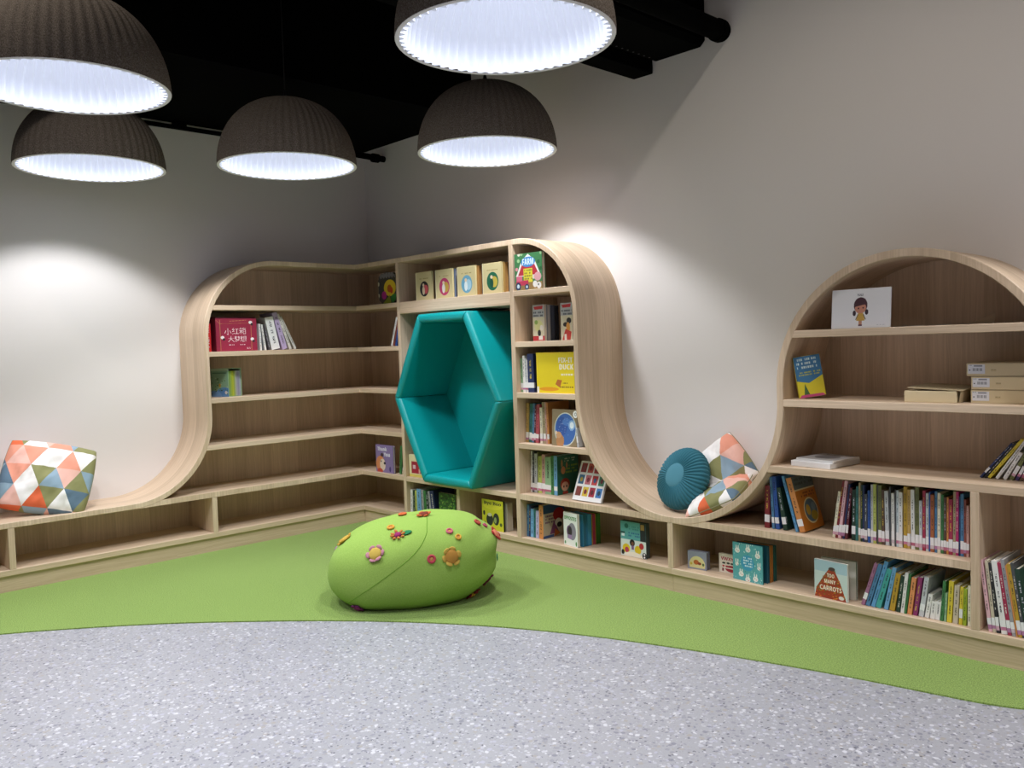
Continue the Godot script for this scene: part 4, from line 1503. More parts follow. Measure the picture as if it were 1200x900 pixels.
	face_book({"name": "board_book", "s": 3.066, "y": 0.139, "d": 0.06, "w": 0.115, "h": 0.098, "t": 0.035, "col": "7d8194", "pages": "8a8c98", "art": im, "yaw": 0.10, "label": "tiny grey-lilac board book with a yellow arch, under the round nook"})
	im = canvas(0.13, 0.1, "e0d6c6")
	p_ell(im, 0.22, 0.48, 0.08, 0.05, Color("2c3a30"))
	p_ell(im, 0.42, 0.47, 0.08, 0.05, Color("2c3a30"))
	p_ell(im, 0.60, 0.48, 0.08, 0.05, Color("2c3a30"))
	p_ell(im, 0.2, 0.64, 0.05, 0.05, Color("b8343c"))
	p_ell(im, 0.36, 0.64, 0.07, 0.04, Color("b8343c"))
	p_ell(im, 0.62, 0.66, 0.07, 0.06, Color("8aa04a"))
	p_ell(im, 0.56, 0.76, 0.28, 0.18, Color("9c2434"))
	p_rect(im, 0.25, 0.70, 0.9, 0.77, Color("e0d6c6"))
	p_rect(im, 0.14, 0.76, 0.22, 0.92, Color("7a2430"))
	face_book({"name": "board_book", "s": 3.236, "y": 0.139, "d": 0.105, "w": 0.135, "h": 0.102, "t": 0.02, "col": "d8ccba", "art": im, "label": "small cream VWXYZ alphabet board book half behind the rabbit book", "text": [["VWXYZ", 0.44, 0.76, 0.68, 0.17, "a8304a"]]})
	im = canvas(0.18, 0.195, "5aa7ac")
	for k in 70:
		p_ell(im, rng.randf(), rng.randf(), 0.016, 0.016, Color(["8ecaca", "3f8a90", "c6e2de"][k % 3]))
	for q in [[0.16, 0.18], [0.84, 0.24], [0.28, 0.80], [0.76, 0.86], [0.52, 0.12], [0.14, 0.55], [0.88, 0.56], [0.5, 0.92]]:
		var sc := 1.0 if q[1] < 0.4 or q[1] > 0.7 else 0.7
		p_ell(im, q[0], q[1] + 0.03, 0.085 * sc, 0.07 * sc, Color("e9eae4"))
		p_ell(im, q[0] - 0.035, q[1] - 0.06, 0.018, 0.05, Color("e9eae4"))
		p_ell(im, q[0] + 0.035, q[1] - 0.06, 0.018, 0.05, Color("e9eae4"))
		p_ell(im, q[0] - 0.02, q[1] + 0.02, 0.01, 0.01, Color("3a3a3a"))
		p_ell(im, q[0] + 0.03, q[1] + 0.05, 0.02, 0.015, Color("d89a9a"))
	p_ell(im, 0.50, 0.51, 0.22, 0.21, Color("3f9cc0"))
	p_words(im, 0.36, 0.36, 0.66, 0.64, 4, Color("d9eef4"))
	face_book({"name": "board_book", "s": 3.362, "y": 0.139, "d": 0.040, "w": 0.182, "h": 0.196, "t": 0.007, "yaw": -0.08, "col": "2f7a86", "pages": "c9c2b0", "art": im, "label": "turquoise board book with white rabbits around a blue circle on the bottom shelf"})
	for k in 3:
		face_book({"name": "board_book", "s": 3.370 + 0.004 * k, "y": 0.139, "d": 0.058 + 0.028 * k, "w": 0.180, "h": 0.192 - 0.003 * k, "t": 0.020, "yaw": 0.02, "col": ["1f5a70", "c8843c", "2a6a62"][k], "pages": ["256a80", "b5703a", "37605a"][k], "label": ["dark blue board book directly behind the rabbit book", "orange edged board book second behind the rabbit book", "dark green board book last behind the rabbit book"][k], "group": "board books behind the rabbit book"})
	# --- too many carrots
	im = canvas(0.17, 0.18, "a9c6d0")
	p_rect(im, 0, 0.3, 1, 1, Color("c9d8d4"))
	var pile := PackedVector2Array([Vector2(0.0, 1.0), Vector2(0.06, 0.75), Vector2(0.30, 0.40), Vector2(0.44, 0.22), Vector2(0.62, 0.22), Vector2(0.80, 0.55), Vector2(0.97, 1.0)])
	p_poly(im, Array(pile), Color("9a3a20"))
	for k in 260:
		var q := Vector2(rng.randf(), rng.randf_range(0.22, 1.0))
		if Geometry2D.is_point_in_polygon(q, pile):
			p_ell(im, q.x, q.y, 0.028, 0.012, Color(["c2521e", "8a2c1c", "d98a2c", "b8401c", "6a7a2c"][k % 5]))
	p_ell(im, 0.54, 0.20, 0.10, 0.05, Color("4a3a34"))
	p_ell(im, 0.82, 0.92, 0.08, 0.05, Color("e6e0d8"))
	face_book({"name": "board_book", "s": 3.817, "y": 0.139, "d": 0.030, "w": 0.172, "h": 0.182, "t": 0.012, "yaw": -0.10, "col": "e4e2da", "art": im, "label": "TOO MANY CARROTS book with a pile of orange carrots on the bottom shelf", "text": [["TOO", 0.50, 0.62, 0.22, 0.10, "f2e6d0"], ["MANY", 0.48, 0.46, 0.34, 0.10, "f2e6d0"], ["CARROTS", 0.50, 0.28, 0.66, 0.12, "f2e6d0"]]})
	face_book({"name": "board_book", "s": 3.832, "y": 0.139, "d": 0.066, "w": 0.170, "h": 0.184, "t": 0.02, "yaw": 0.05, "col": "d8d4c8", "pages": "4a8a5c", "label": "pale book with a green edge right behind the carrots book"})
	# --- the white card with a girl
	im = canvas(0.283, 0.183, "e9e8ea")
	p_ell(im, 0.50, 0.42, 0.115, 0.20, Color("4a2c34"))
	p_ell(im, 0.50, 0.49, 0.095, 0.145, Color("c98a72"))
	p_poly(im, [Vector2(0.40, 0.46), Vector2(0.42, 0.30), Vector2(0.58, 0.26), Vector2(0.60, 0.40), Vector2(0.52, 0.42)], Color("4a2c34"))
	p_ell(im, 0.395, 0.62, 0.028, 0.07, Color("3a2630"))
	p_ell(im, 0.605, 0.60, 0.028, 0.07, Color("3a2630"))
	p_ell(im, 0.465, 0.50, 0.012, 0.02, Color("3a2020"))
	p_ell(im, 0.545, 0.49, 0.012, 0.02, Color("3a2020"))
	p_poly(im, [Vector2(0.46, 0.63), Vector2(0.55, 0.63), Vector2(0.575, 0.82), Vector2(0.43, 0.82)], Color("c9a04a"))
	p_line(im, [Vector2(0.46, 0.66), Vector2(0.425, 0.78)], 0.008, Color("7a6a4a"))
	p_line(im, [Vector2(0.55, 0.66), Vector2(0.585, 0.78)], 0.008, Color("7a6a4a"))
	p_rect(im, 0.475, 0.82, 0.53, 0.93, Color("c08a70"))
	p_rect(im, 0.47, 0.92, 0.535, 0.96, Color("5a3a4a"))
	p_words(im, 0.78, 0.935, 0.95, 0.95, 1, Color("9a9aa0"))
	face_book({"name": "picture_card", "cat": "card", "s": 3.923, "y": 1.421, "d": 0.022, "w": 0.272, "h": 0.180, "t": 0.006, "pitch": 0.10, "col": "e6e4e6", "art": im, "label": "white picture card of a girl with pigtails and yellow dress, titled TULI", "text": [["TULI", 0.49, 0.84, 0.10, 0.055, "55555c"]]})
	# --- blue and yellow paperback leaning left
	im = canvas(0.125, 0.2, "3a6f94")
	p_poly(im, [Vector2(0, 1), Vector2(0, 0.58), Vector2(0.45, 0.66), Vector2(1, 0.5), Vector2(1, 1)], Color("d2c22c"))
	p_words(im, 0.10, 0.05, 0.85, 0.34, 3, Color("c9d8d0"))
	p_words(im, 0.12, 0.38, 0.95, 0.50, 2, Color("b8b23a"))
	p_poly(im, [Vector2(0.2, 0.95), Vector2(0.28, 0.66), Vector2(0.42, 0.95)], Color("4a6a3a"))
	p_poly(im, [Vector2(0, 1), Vector2(0.1, 0.93), Vector2(0.9, 0.94), Vector2(1, 1)], Color("c24a7a"))
	face_book({"s": 3.735, "y": 1.087, "d": 0.07, "w": 0.125, "h": 0.203, "t": 0.028, "yaw": 0.62, "roll": 0.15, "col": "c9b832", "art": im, "label": "blue and yellow paperback leaning on the arch's left side"})
	# --- THANK YOU and corner books
	im = canvas(0.235, 0.215, "8a78a8")
	p_ell(im, 0.26, 0.70, 0.26, 0.30, Color("d88a5c"))
	p_ell(im, 0.38, 0.72, 0.16, 0.22, Color("e6d2c0"))
	p_ell(im, 0.36, 0.36, 0.08, 0.07, Color("3a2c34"))
	p_ell(im, 0.50, 0.66, 0.06, 0.05, Color("2a2024"))
	p_ell(im, 0.30, 0.60, 0.03, 0.03, Color("2a2024"))
	p_ell(im, 0.22, 0.96, 0.16, 0.10, Color("c24a3a"))
	p_ell(im, 0.80, 0.86, 0.05, 0.10, Color("4a3a7a"))
	face_book({"name": "board_book", "s": 0.148, "y": 0.425, "d": 0.03, "w": 0.235, "h": 0.215, "t": 0.016, "col": "7a6a9a", "art": im, "label": "purple Thank You book with an orange bear, in the corner", "text": [["Thank", 0.38, 0.86, 0.54, 0.14, "f0eef6"], ["You", 0.64, 0.665, 0.34, 0.14, "f0eef6"]]})
	im = canvas(0.16, 0.165, "e6dcb0")
	p_rect(im, 0.18, 0.30, 1.0, 0.84, Color("a82a3e"))
	p_rect(im, 0.28, 0.46, 0.50, 0.64, Color("d9b8c4"))
	p_rect(im, 0.72, 0.62, 0.84, 0.82, Color("e6a8a0"))
	p_rect(im, 0, 0.88, 1, 1, Color("e0cf6a"))
	face_book({"s": 0.585, "y": 0.425, "d": 0.03, "w": 0.16, "h": 0.168, "t": 0.02, "col": "dccf9a", "art": im, "label": "cream and red book tucked beside the hexagon seat's lower left"})
	# --- below the hexagon
	im = canvas(0.19, 0.2, "2c5a2c")
	for k in 160:
		p_ell(im, rng.randf(), rng.randf(), rng.randf_range(0.02, 0.06), rng.randf_range(0.01, 0.04), Color(["3f7a34", "1c3a20", "5f963c", "2a4a28", "8aa64a"][k % 5]))
	p_ell(im, 0.45, 0.72, 0.10, 0.10, Color("c9b89a"))
	face_book({"s": 0.930, "y": 0.139, "d": 0.03, "w": 0.19, "h": 0.2, "t": 0.02, "col": "244a28", "art": im, "label": "dark green jungle picture book under the hexagon seat"})
	im = canvas(0.22, 0.205, "c6c42a")
	p_ell(im, 0.5, 0.2, 0.45, 0.12, Color("d6d03a"))
	p_ell(im, 0.36, 0.66, 0.16, 0.20, Color("23282c"))
	p_ell(im, 0.66, 0.62, 0.14, 0.20, Color("23282c"))
	p_ell(im, 0.36, 0.50, 0.10, 0.06, Color("c9c6a8"))
	p_ell(im, 0.62, 0.66, 0.06, 0.10, Color("8a9a5a"))
	p_ell(im, 0.10, 0.46, 0.05, 0.08, Color("23282c"))
	p_ell(im, 0.88, 0.78, 0.06, 0.06, Color("4a5a28"))
	p_ell(im, 0.12, 0.8, 0.06, 0.06, Color("4a5a28"))
	face_book({"s": 1.402, "y": 0.139, "d": 0.03, "w": 0.215, "h": 0.207, "t": 0.014, "col": "23281c", "pages": "2a2c22", "art": im, "label": "lime yellow book with dark animals below the hexagon seat's right side", "text": [["Bye Boo", 0.50, 0.87, 0.80, 0.14, "23282c", "Droid Serif"]]})
	face_book({"s": 1.412, "y": 0.139, "d": 0.056, "w": 0.215, "h": 0.19, "t": 0.05, "col": "c9bfae", "pages": "cfc6b4", "label": "thick beige paged book behind the lime yellow book"})
	# --- left wall: the red box
	var rb := thing("red_book_box", "crimson gift box of books with white Chinese title on the left shelves", "box", "", Vector3(-1.150, 1.413, -0.05), Basis(UP, 0.03))
	part("body", box_mesh(Vector3(0.0, 0, -0.22), Vector3(0.318, 0.236, 0.0), 0.003), plain("8c2440", 0.5), rb)
	im = canvas(0.318, 0.236, "9a2844")
	p_line(im, [Vector2(0.10, 0.04), Vector2(0.10, 0.98)], 0.004, Color("c99a5a"))
	p_line(im, [Vector2(0.86, 0.12), Vector2(0.86, 0.98)], 0.004, Color("c99a5a"))
	p_line(im, [Vector2(0.10, 0.16), Vector2(0.86, 0.14)], 0.004, Color("b8864e"))
	p_line(im, [Vector2(0.0, 0.04), Vector2(0.10, 0.16)], 0.004, Color("c99a5a"))
	p_line(im, [Vector2(0.34, 0.08), Vector2(0.74, 0.05)], 0.005, Color("d9a86a"))
	for q in [[0.85, 0.12], [0.15, 0.58], [0.88, 0.64]]:
		p_ell(im, q[0], q[1], 0.045, 0.05, Color("efe6e2"))
		p_ell(im, q[0] + 0.03, q[1] + 0.06, 0.03, 0.04, Color("3a2a2e"))
	var ink := Color("f2ece8")
	# the six characters of the title, drawn as strokes
	var ch := [
		[0.29, 0.40, 0.095, [[0.5, 0, 0.5, 1], [0.5, 1, 0.36, 0.9], [0.2, 0.35, 0.05, 0.75], [0.8, 0.35, 0.98, 0.75]]],
		[0.47, 0.39, 0.095, [[0.25, 0, 0.05, 0.25], [0.05, 0.25, 0.35, 0.25], [0.35, 0.25, 0.08, 0.55], [0.08, 0.55, 0.38, 0.5], [0.05, 0.95, 0.4, 0.82], [0.52, 0.15, 0.95, 0.15], [0.73, 0.15, 0.73, 0.9], [0.45, 0.9, 1, 0.9]]],
		[0.65, 0.38, 0.095, [[0.2, 0, 0.05, 0.25], [0.15, 0.12, 0.45, 0.12], [0.65, 0, 0.52, 0.22], [0.6, 0.12, 0.98, 0.12], [0.02, 0.48, 0.48, 0.48], [0.25, 0.3, 0.25, 1], [0.25, 0.5, 0.03, 0.85], [0.25, 0.55, 0.45, 0.75], [0.58, 0.35, 0.95, 0.35], [0.58, 0.35, 0.58, 1], [0.95, 0.35, 0.95, 1], [0.58, 0.65, 0.95, 0.65], [0.58, 0.98, 0.95, 0.98]]],
		[0.36, 0.63, 0.085, [[0.05, 0.35, 0.95, 0.35], [0.5, 0, 0.45, 0.5], [0.45, 0.5, 0.05, 1], [0.5, 0.45, 0.98, 1]]],
		[0.51, 0.63, 0.085, [[0.05, 0.15, 0.45, 0.15], [0.25, 0, 0.25, 0.5], [0.25, 0.2, 0.05, 0.45], [0.55, 0.15, 0.98, 0.15], [0.75, 0, 0.75, 0.5], [0.75, 0.2, 0.95, 0.45], [0.45, 0.5, 0.15, 0.8], [0.35, 0.62, 0.85, 0.62], [0.85, 0.62, 0.2, 1]]],
		[0.66, 0.63, 0.085, [[0.03, 0.2, 0.48, 0.2], [0.25, 0, 0.25, 0.62], [0.25, 0.25, 0.03, 0.5], [0.58, 0.05, 0.95, 0.05], [0.58, 0.05, 0.58, 0.6], [0.95, 0.05, 0.95, 0.6], [0.58, 0.32, 0.95, 0.32], [0.58, 0.6, 0.95, 0.6], [0.1, 0.72, 0.03, 0.95], [0.3, 0.7, 0.4, 0.98], [0.4, 0.98, 0.75, 0.95], [0.55, 0.7, 0.6, 0.82], [0.85, 0.7, 0.98, 0.9]]],
	]
	for c in ch:
		for q in c[3]:
			var o2 := Vector2(c[0] - c[2] * 0.9, c[1] - c[2])
			var sz := Vector2(c[2] * 1.7, c[2] * 2.0)
			p_line(im, [o2 + Vector2(q[0], q[1]) * sz, o2 + Vector2(q[2], q[3]) * sz], 0.0055, ink)
	p_words(im, 0.30, 0.80, 0.70, 0.84, 1, ink)
	p_words(im, 0.74, 0.90, 0.84, 0.96, 2, ink)
	st = begin()
	quad(st, Vector3(0.001, 0.001, 0.0008), Vector3(0.317, 0.001, 0.0008), Vector3(0.317, 0.235, 0.0008), Vector3(0.001, 0.235, 0.0008), Vector3(0, 0, 1))
	part("front_print", st.commit(), pic(im, 0.45), rb)
	part("lid", box_mesh(Vector3(0.004, 0.236, -0.216), Vector3(0.314, 0.246, -0.004), 0.002), plain("5e1c30", 0.6), rb)
	# --- left wall: the green boxed set in its slipcase
	var gsy := 0.34
	var gb := thing("slipcase_set", "green slipcase set of thin books with a meadow picture on the left shelf", "book set", "", Vector3(-1.055, 1.085, -0.085), Basis(UP, gsy))
	st = begin()
	box(st, Vector3(-0.004, 0, -0.17), Vector3(0.0, 0.205, 0.0), 0.0008)
	box(st, Vector3(0.122, 0, -0.17), Vector3(0.126, 0.205, 0.0), 0.0008)
	box(st, Vector3(0.0, 0, -0.17), Vector3(0.122, 0.003, 0.0), 0.0)
	box(st, Vector3(0.0, 0.202, -0.17), Vector3(0.122, 0.205, 0.0), 0.0)
	box(st, Vector3(0.0, 0.003, -0.17), Vector3(0.122, 0.202, -0.166), 0.0)
	part("slipcase", st.commit(), plain("a8c6a0", 0.6), gb)
	im = canvas(0.17, 0.205, "8fb593")
	p_rect(im, 0, 0, 1, 0.08, Color("b8cfae"))
	p_rect(im, 0.1, 0.14, 0.9, 0.19, Color("5f8a72"))
	p_ell(im, 0.75, 0.95, 0.5, 0.28, Color("5f94cf"))
	p_ell(im, 0.2, 0.98, 0.4, 0.2, Color("7aa4d6"))
	for k in 30:
		p_ell(im, rng.randf(), rng.randf_range(0.3, 0.9), 0.03, 0.02, Color(["5a8a4a", "3f5a3a", "c9d6b0", "6aa05a"][k % 4]))
	p_ell(im, 0.5, 0.6, 0.06, 0.07, Color("c9a53c"))
	p_ell(im, 0.85, 0.85, 0.07, 0.06, Color("efe9e2"))
	st = begin()
	quad(st, Vector3(-0.0046, 0, -0.17), Vector3(-0.0046, 0, 0.0), Vector3(-0.0046, 0.205, 0.0), Vector3(-0.0046, 0.205, -0.17), Vector3(-1, 0, 0))
	part("side_print", st.commit(), pic(im, 0.5), gb)
	var gcol := ["7fa05a", "8fae5a", "a6b83c", "b5bf3a", "9fb05a", "b0b8a0", "a8a8b4", "9a9ab0", "a8b0bc"]
	for k in 9:
		st = begin()
		box(st, Vector3(0.002 + 0.0132 * k, 0.003, -0.16), Vector3(0.0147 + 0.0132 * k, 0.186, -0.006), 0.001)
		part("thin_book", st.commit(), plain(gcol[k], 0.55), gb)

# ---------------------------------------------------------------- boxes, papers, lying books
func carton(label: String, at: Vector3, size: Vector3, yaw: float, tag: bool) -> void:
	var t := thing("cardboard_box", label, "box", "flat cardboard boxes on the arched bookcase", at, RB * Basis(UP, yaw))
	part("body", box_mesh(Vector3(0, 0, -size.z), Vector3(size.x, size.y - 0.003, 0), 0.0015), M.card, t)
	part("lid_flap", box_mesh(Vector3(0.002, size.y - 0.003, -size.z + 0.002), Vector3(size.x - 0.002, size.y, -0.001), 0.0008), plain("b9a888", 0.85), t)
	if tag:
		var im := Image.create(72, 48, false, Image.FORMAT_RGB8)
		im.fill(Color("dfe0e6"))
		p_words(im, 0.05, 0.08, 0.25, 0.20, 1, Color("70747c"))
		p_rect(im, 0.36, 0.10, 0.86, 0.26, Color("84868e"))
		for k in 18:
			if k % 3 != 2 or k % 2 == 0:
				p_rect(im, 0.30 + 0.033 * k, 0.40, 0.30 + 0.033 * k + 0.018, 0.72, Color("3c3f4a"))
		p_rect(im, 0.08, 0.56, 0.16, 0.70, Color("3c3f4a"))
		var st := begin()
		quad(st, Vector3(0.006, 0.010, 0.0007), Vector3(0.072, 0.010, 0.0007), Vector3(0.072, size.y - 0.007, 0.0007), Vector3(0.006, size.y - 0.007, 0.0007), Vector3(0, 0, 1))
		part("barcode_label", st.commit(), pic(im, 0.6), t)
		var im2 := Image.create(24, 8, false, Image.FORMAT_RGB8)
		im2.fill(Color("ccb88f"))
		p_words(im2, 0.05, 0.1, 0.95, 0.9, 1, Color("8a7a5c"))
		st = begin()
		quad(st, Vector3(0.095, 0.020, 0.0007), Vector3(0.115, 0.020, 0.0007), Vector3(0.115, 0.029, 0.0007), Vector3(0.095, 0.029, 0.0007), Vector3(0, 0, 1))
		part("printed_mark", st.commit(), pic(im2, 0.8), t)

func boxes_and_papers() -> void:
	carton("bottom cardboard box of the stack of three with barcode labels at right", on_right(4.498, 1.087, 0.10), Vector3(0.32, 0.056, 0.26), 0.0, true)
	carton("middle cardboard box of the stack of three with barcode labels at right", on_right(4.500, 1.1445, 0.10), Vector3(0.32, 0.055, 0.26), 0.0, true)
	carton("topmost cardboard box of the stack of three with barcode labels, shifted left", on_right(4.482, 1.201, 0.10), Vector3(0.32, 0.056, 0.26), 0.02, true)
	# the open box with a bent lid
	var t := thing("cardboard_box", "single low cardboard box with its lid ajar beside the stacked boxes", "box", "flat cardboard boxes on the arched bookcase", on_right(4.237, 1.087, 0.06), RB)
	part("body", box_mesh(Vector3(0, 0, -0.24), Vector3(0.218, 0.050, 0), 0.0015), M.card, t)
	var lid := part("lid", box_mesh(Vector3(0, 0, -0.235), Vector3(0.228, 0.004, 0.004), 0.001), plain("a89878", 0.85), t)
	lid.transform = Transform3D(Basis(Vector3(0, 0, 1), -0.045) * Basis(Vector3(1, 0, 0), 0.03), Vector3(0.012, 0.061, -0.006))
	var flap := part("lid_flap", box_mesh(Vector3(0, 0, -0.235), Vector3(0.003, 0.050, 0), 0.001), plain("a08e6c", 0.85), t)
	flap.transform = Transform3D(Basis(Vector3(0, 0, 1), -0.18), Vector3(0.224, 0.002, -0.004))
	# two white books lying flat
	var wb := thing("white_book", "thick white book lying flat at the bottom on the arched bookcase's left", "book", "white books lying flat", on_right(3.690, 0.757, 0.055), RB * Basis(UP, -0.10))
	part("cover", box_mesh(Vector3(0, 0, -0.26), Vector3(0.212, 0.028, 0), 0.002), plain("e4e2e0", 0.5), wb)
	part("pages", box_mesh(Vector3(0.004, 0.003, -0.262), Vector3(0.2135, 0.025, -0.004)), plain("d2cfca", 0.9), wb)
	var w2 := thing("white_book", "thin grey-covered white book lying on top of the thick white book", "book", "white books lying flat", on_right(3.703, 0.785, 0.085), RB * Basis(UP, -0.14))
	part("cover", box_mesh(Vector3(0, 0, -0.22), Vector3(0.205, 0.010, 0), 0.001), plain("dad8d4", 0.5), w2)
	var im := canvas(0.2, 0.22, "b8b4b2")
	p_ell(im, 0.5, 0.5, 0.3, 0.3, Color("7a7674"))
	p_words(im, 0.2, 0.1, 0.8, 0.2, 1, Color("55504e"))
	var st := begin()
	quad(st, Vector3(0.004, 0.0106, -0.004), Vector3(0.201, 0.0106, -0.004), Vector3(0.201, 0.0106, -0.216), Vector3(0.004, 0.0106, -0.216), UP)
	part("cover_print", st.commit(), pic(im, 0.5), w2)
	# loose sheets on the top shelf of the arch, one corner curling up
	for q in [[4.195, 0.10, "ded9d2", 0.20, 0.0, "flat white sheet lying at left on the arch's top shelf"], [4.30, 0.11, "cbb9a0", 0.26, 0.045, "brown paper sheet with a curled corner on the arch's top shelf"]]:
		var pt := thing("paper_sheet", q[5], "paper", "loose sheets on the arch's top shelf", on_right(q[0], 1.4215, q[1]), RB * Basis(UP, 0.06))
		var p := []
		var w := []
		for i in 13:
			var row := PackedVector3Array()
			var uv := PackedVector2Array()
			for k in 9:
				var u := i / 12.0
				var v := k / 8.0
				var c := maxf(0.0, u + v - 1.25) / 0.75
				row.append(Vector3(u * q[3] - 0.02 * c * c, 0.001 + q[4] * c * c + 0.002 * sin(u * 9.0), -v * 0.2))
				uv.append(Vector2(u, v))
			p.append(row)
			w.append(uv)
		st = begin()
		sheet(st, p, w, 1.0)
		for r in p:
			for k in r.size():
				r[k].y -= 0.0006
		sheet(st, p, w, -1.0)
		part("sheet", st.commit(), plain(q[2], 0.85), pt)

# ---------------------------------------------------------------- black ducts and pipes under the ceiling
func ceiling_services() -> void:
	var t := thing("ventilation_duct", "black rectangular duct with the lowest edge where it meets the right wall", "duct", "black ducts under the ceiling", Vector3(0, 2.99, 2.50))
	part("body", box_mesh(Vector3(-6.9, 0, 0), Vector3(D, 0.30, 0.145), 0.004), M.black, t)
	for x in [-5.0, -3.4, -1.8, -0.2]:
		part("flange", box_mesh(Vector3(x, -0.012, -0.012), Vector3(x + 0.03, 0.312, 0.157), 0.002), M.black, t)
	t = thing("ventilation_duct", "wide black duct with a row of small holes along its edge", "duct", "black ducts under the ceiling", Vector3(0, 3.045, 2.66))
	part("body", box_mesh(Vector3(-6.9, 0, 0), Vector3(D, 0.32, 0.37), 0.03), M.black, t)
	var st := begin()
	for k in 18:
		tube(st, Vector3(0.30 - 0.05 * k, -0.0015, 0.05), Vector3(0.30 - 0.05 * k, 0.002, 0.05), 0.006, 8)
	part("vent_holes", st.commit(), plain("3a3a3c", 0.7), t)
	t = thing("black_pipe", "black round pipe reaching the right wall, highest beside the ducts", "pipe", "", Vector3(0, 3.10, 3.125))
	st = begin()
	tube(st, Vector3(-6.9, 0, 0), Vector3(D, 0, 0), 0.055, 20)
	part("pipe", st.commit(), M.black, t)
	st = begin()
	tube(st, Vector3(0.36, 0, 0), Vector3(0.40, 0, 0), 0.062, 20)
	part("collar", st.commit(), M.black, t)
	t = thing("black_pipe", "thin black pipe end at the wall in the dark room corner", "pipe", "", Vector3(0, 2.975, -0.13))
	st = begin()
	tube(st, Vector3(-0.9, 0.03, 0), Vector3(D, 0, 0), 0.025, 14)
	part("pipe", st.commit(), M.black, t)
	st = begin()
	tube(st, Vector3(0.30, 0.0, 0), Vector3(0.36, 0, 0), 0.036, 14)
	part("collar", st.commit(), M.black, t)
	st = begin()
	tube(st, Vector3(-0.4, 0.0, 0), Vector3(-0.4, 0.115, 0), 0.008, 8)
	part("hanger", st.commit(), M.black, t)
	t = thing("cable_tray", "thin black rail along the top of the left wall", "rail", "", Vector3(0, 3.03, -0.39))
	part("rail", box_mesh(Vector3(-6.5, 0, 0), Vector3(0.1, 0.022, 0.05), 0.002), M.black, t)
	for x in [-6.0, -4.4, -2.9, -1.25, -0.3]:
		part("bracket", box_mesh(Vector3(x, 0.022, 0.0), Vector3(x + 0.09, 0.056, 0.05), 0.002), M.black, t)

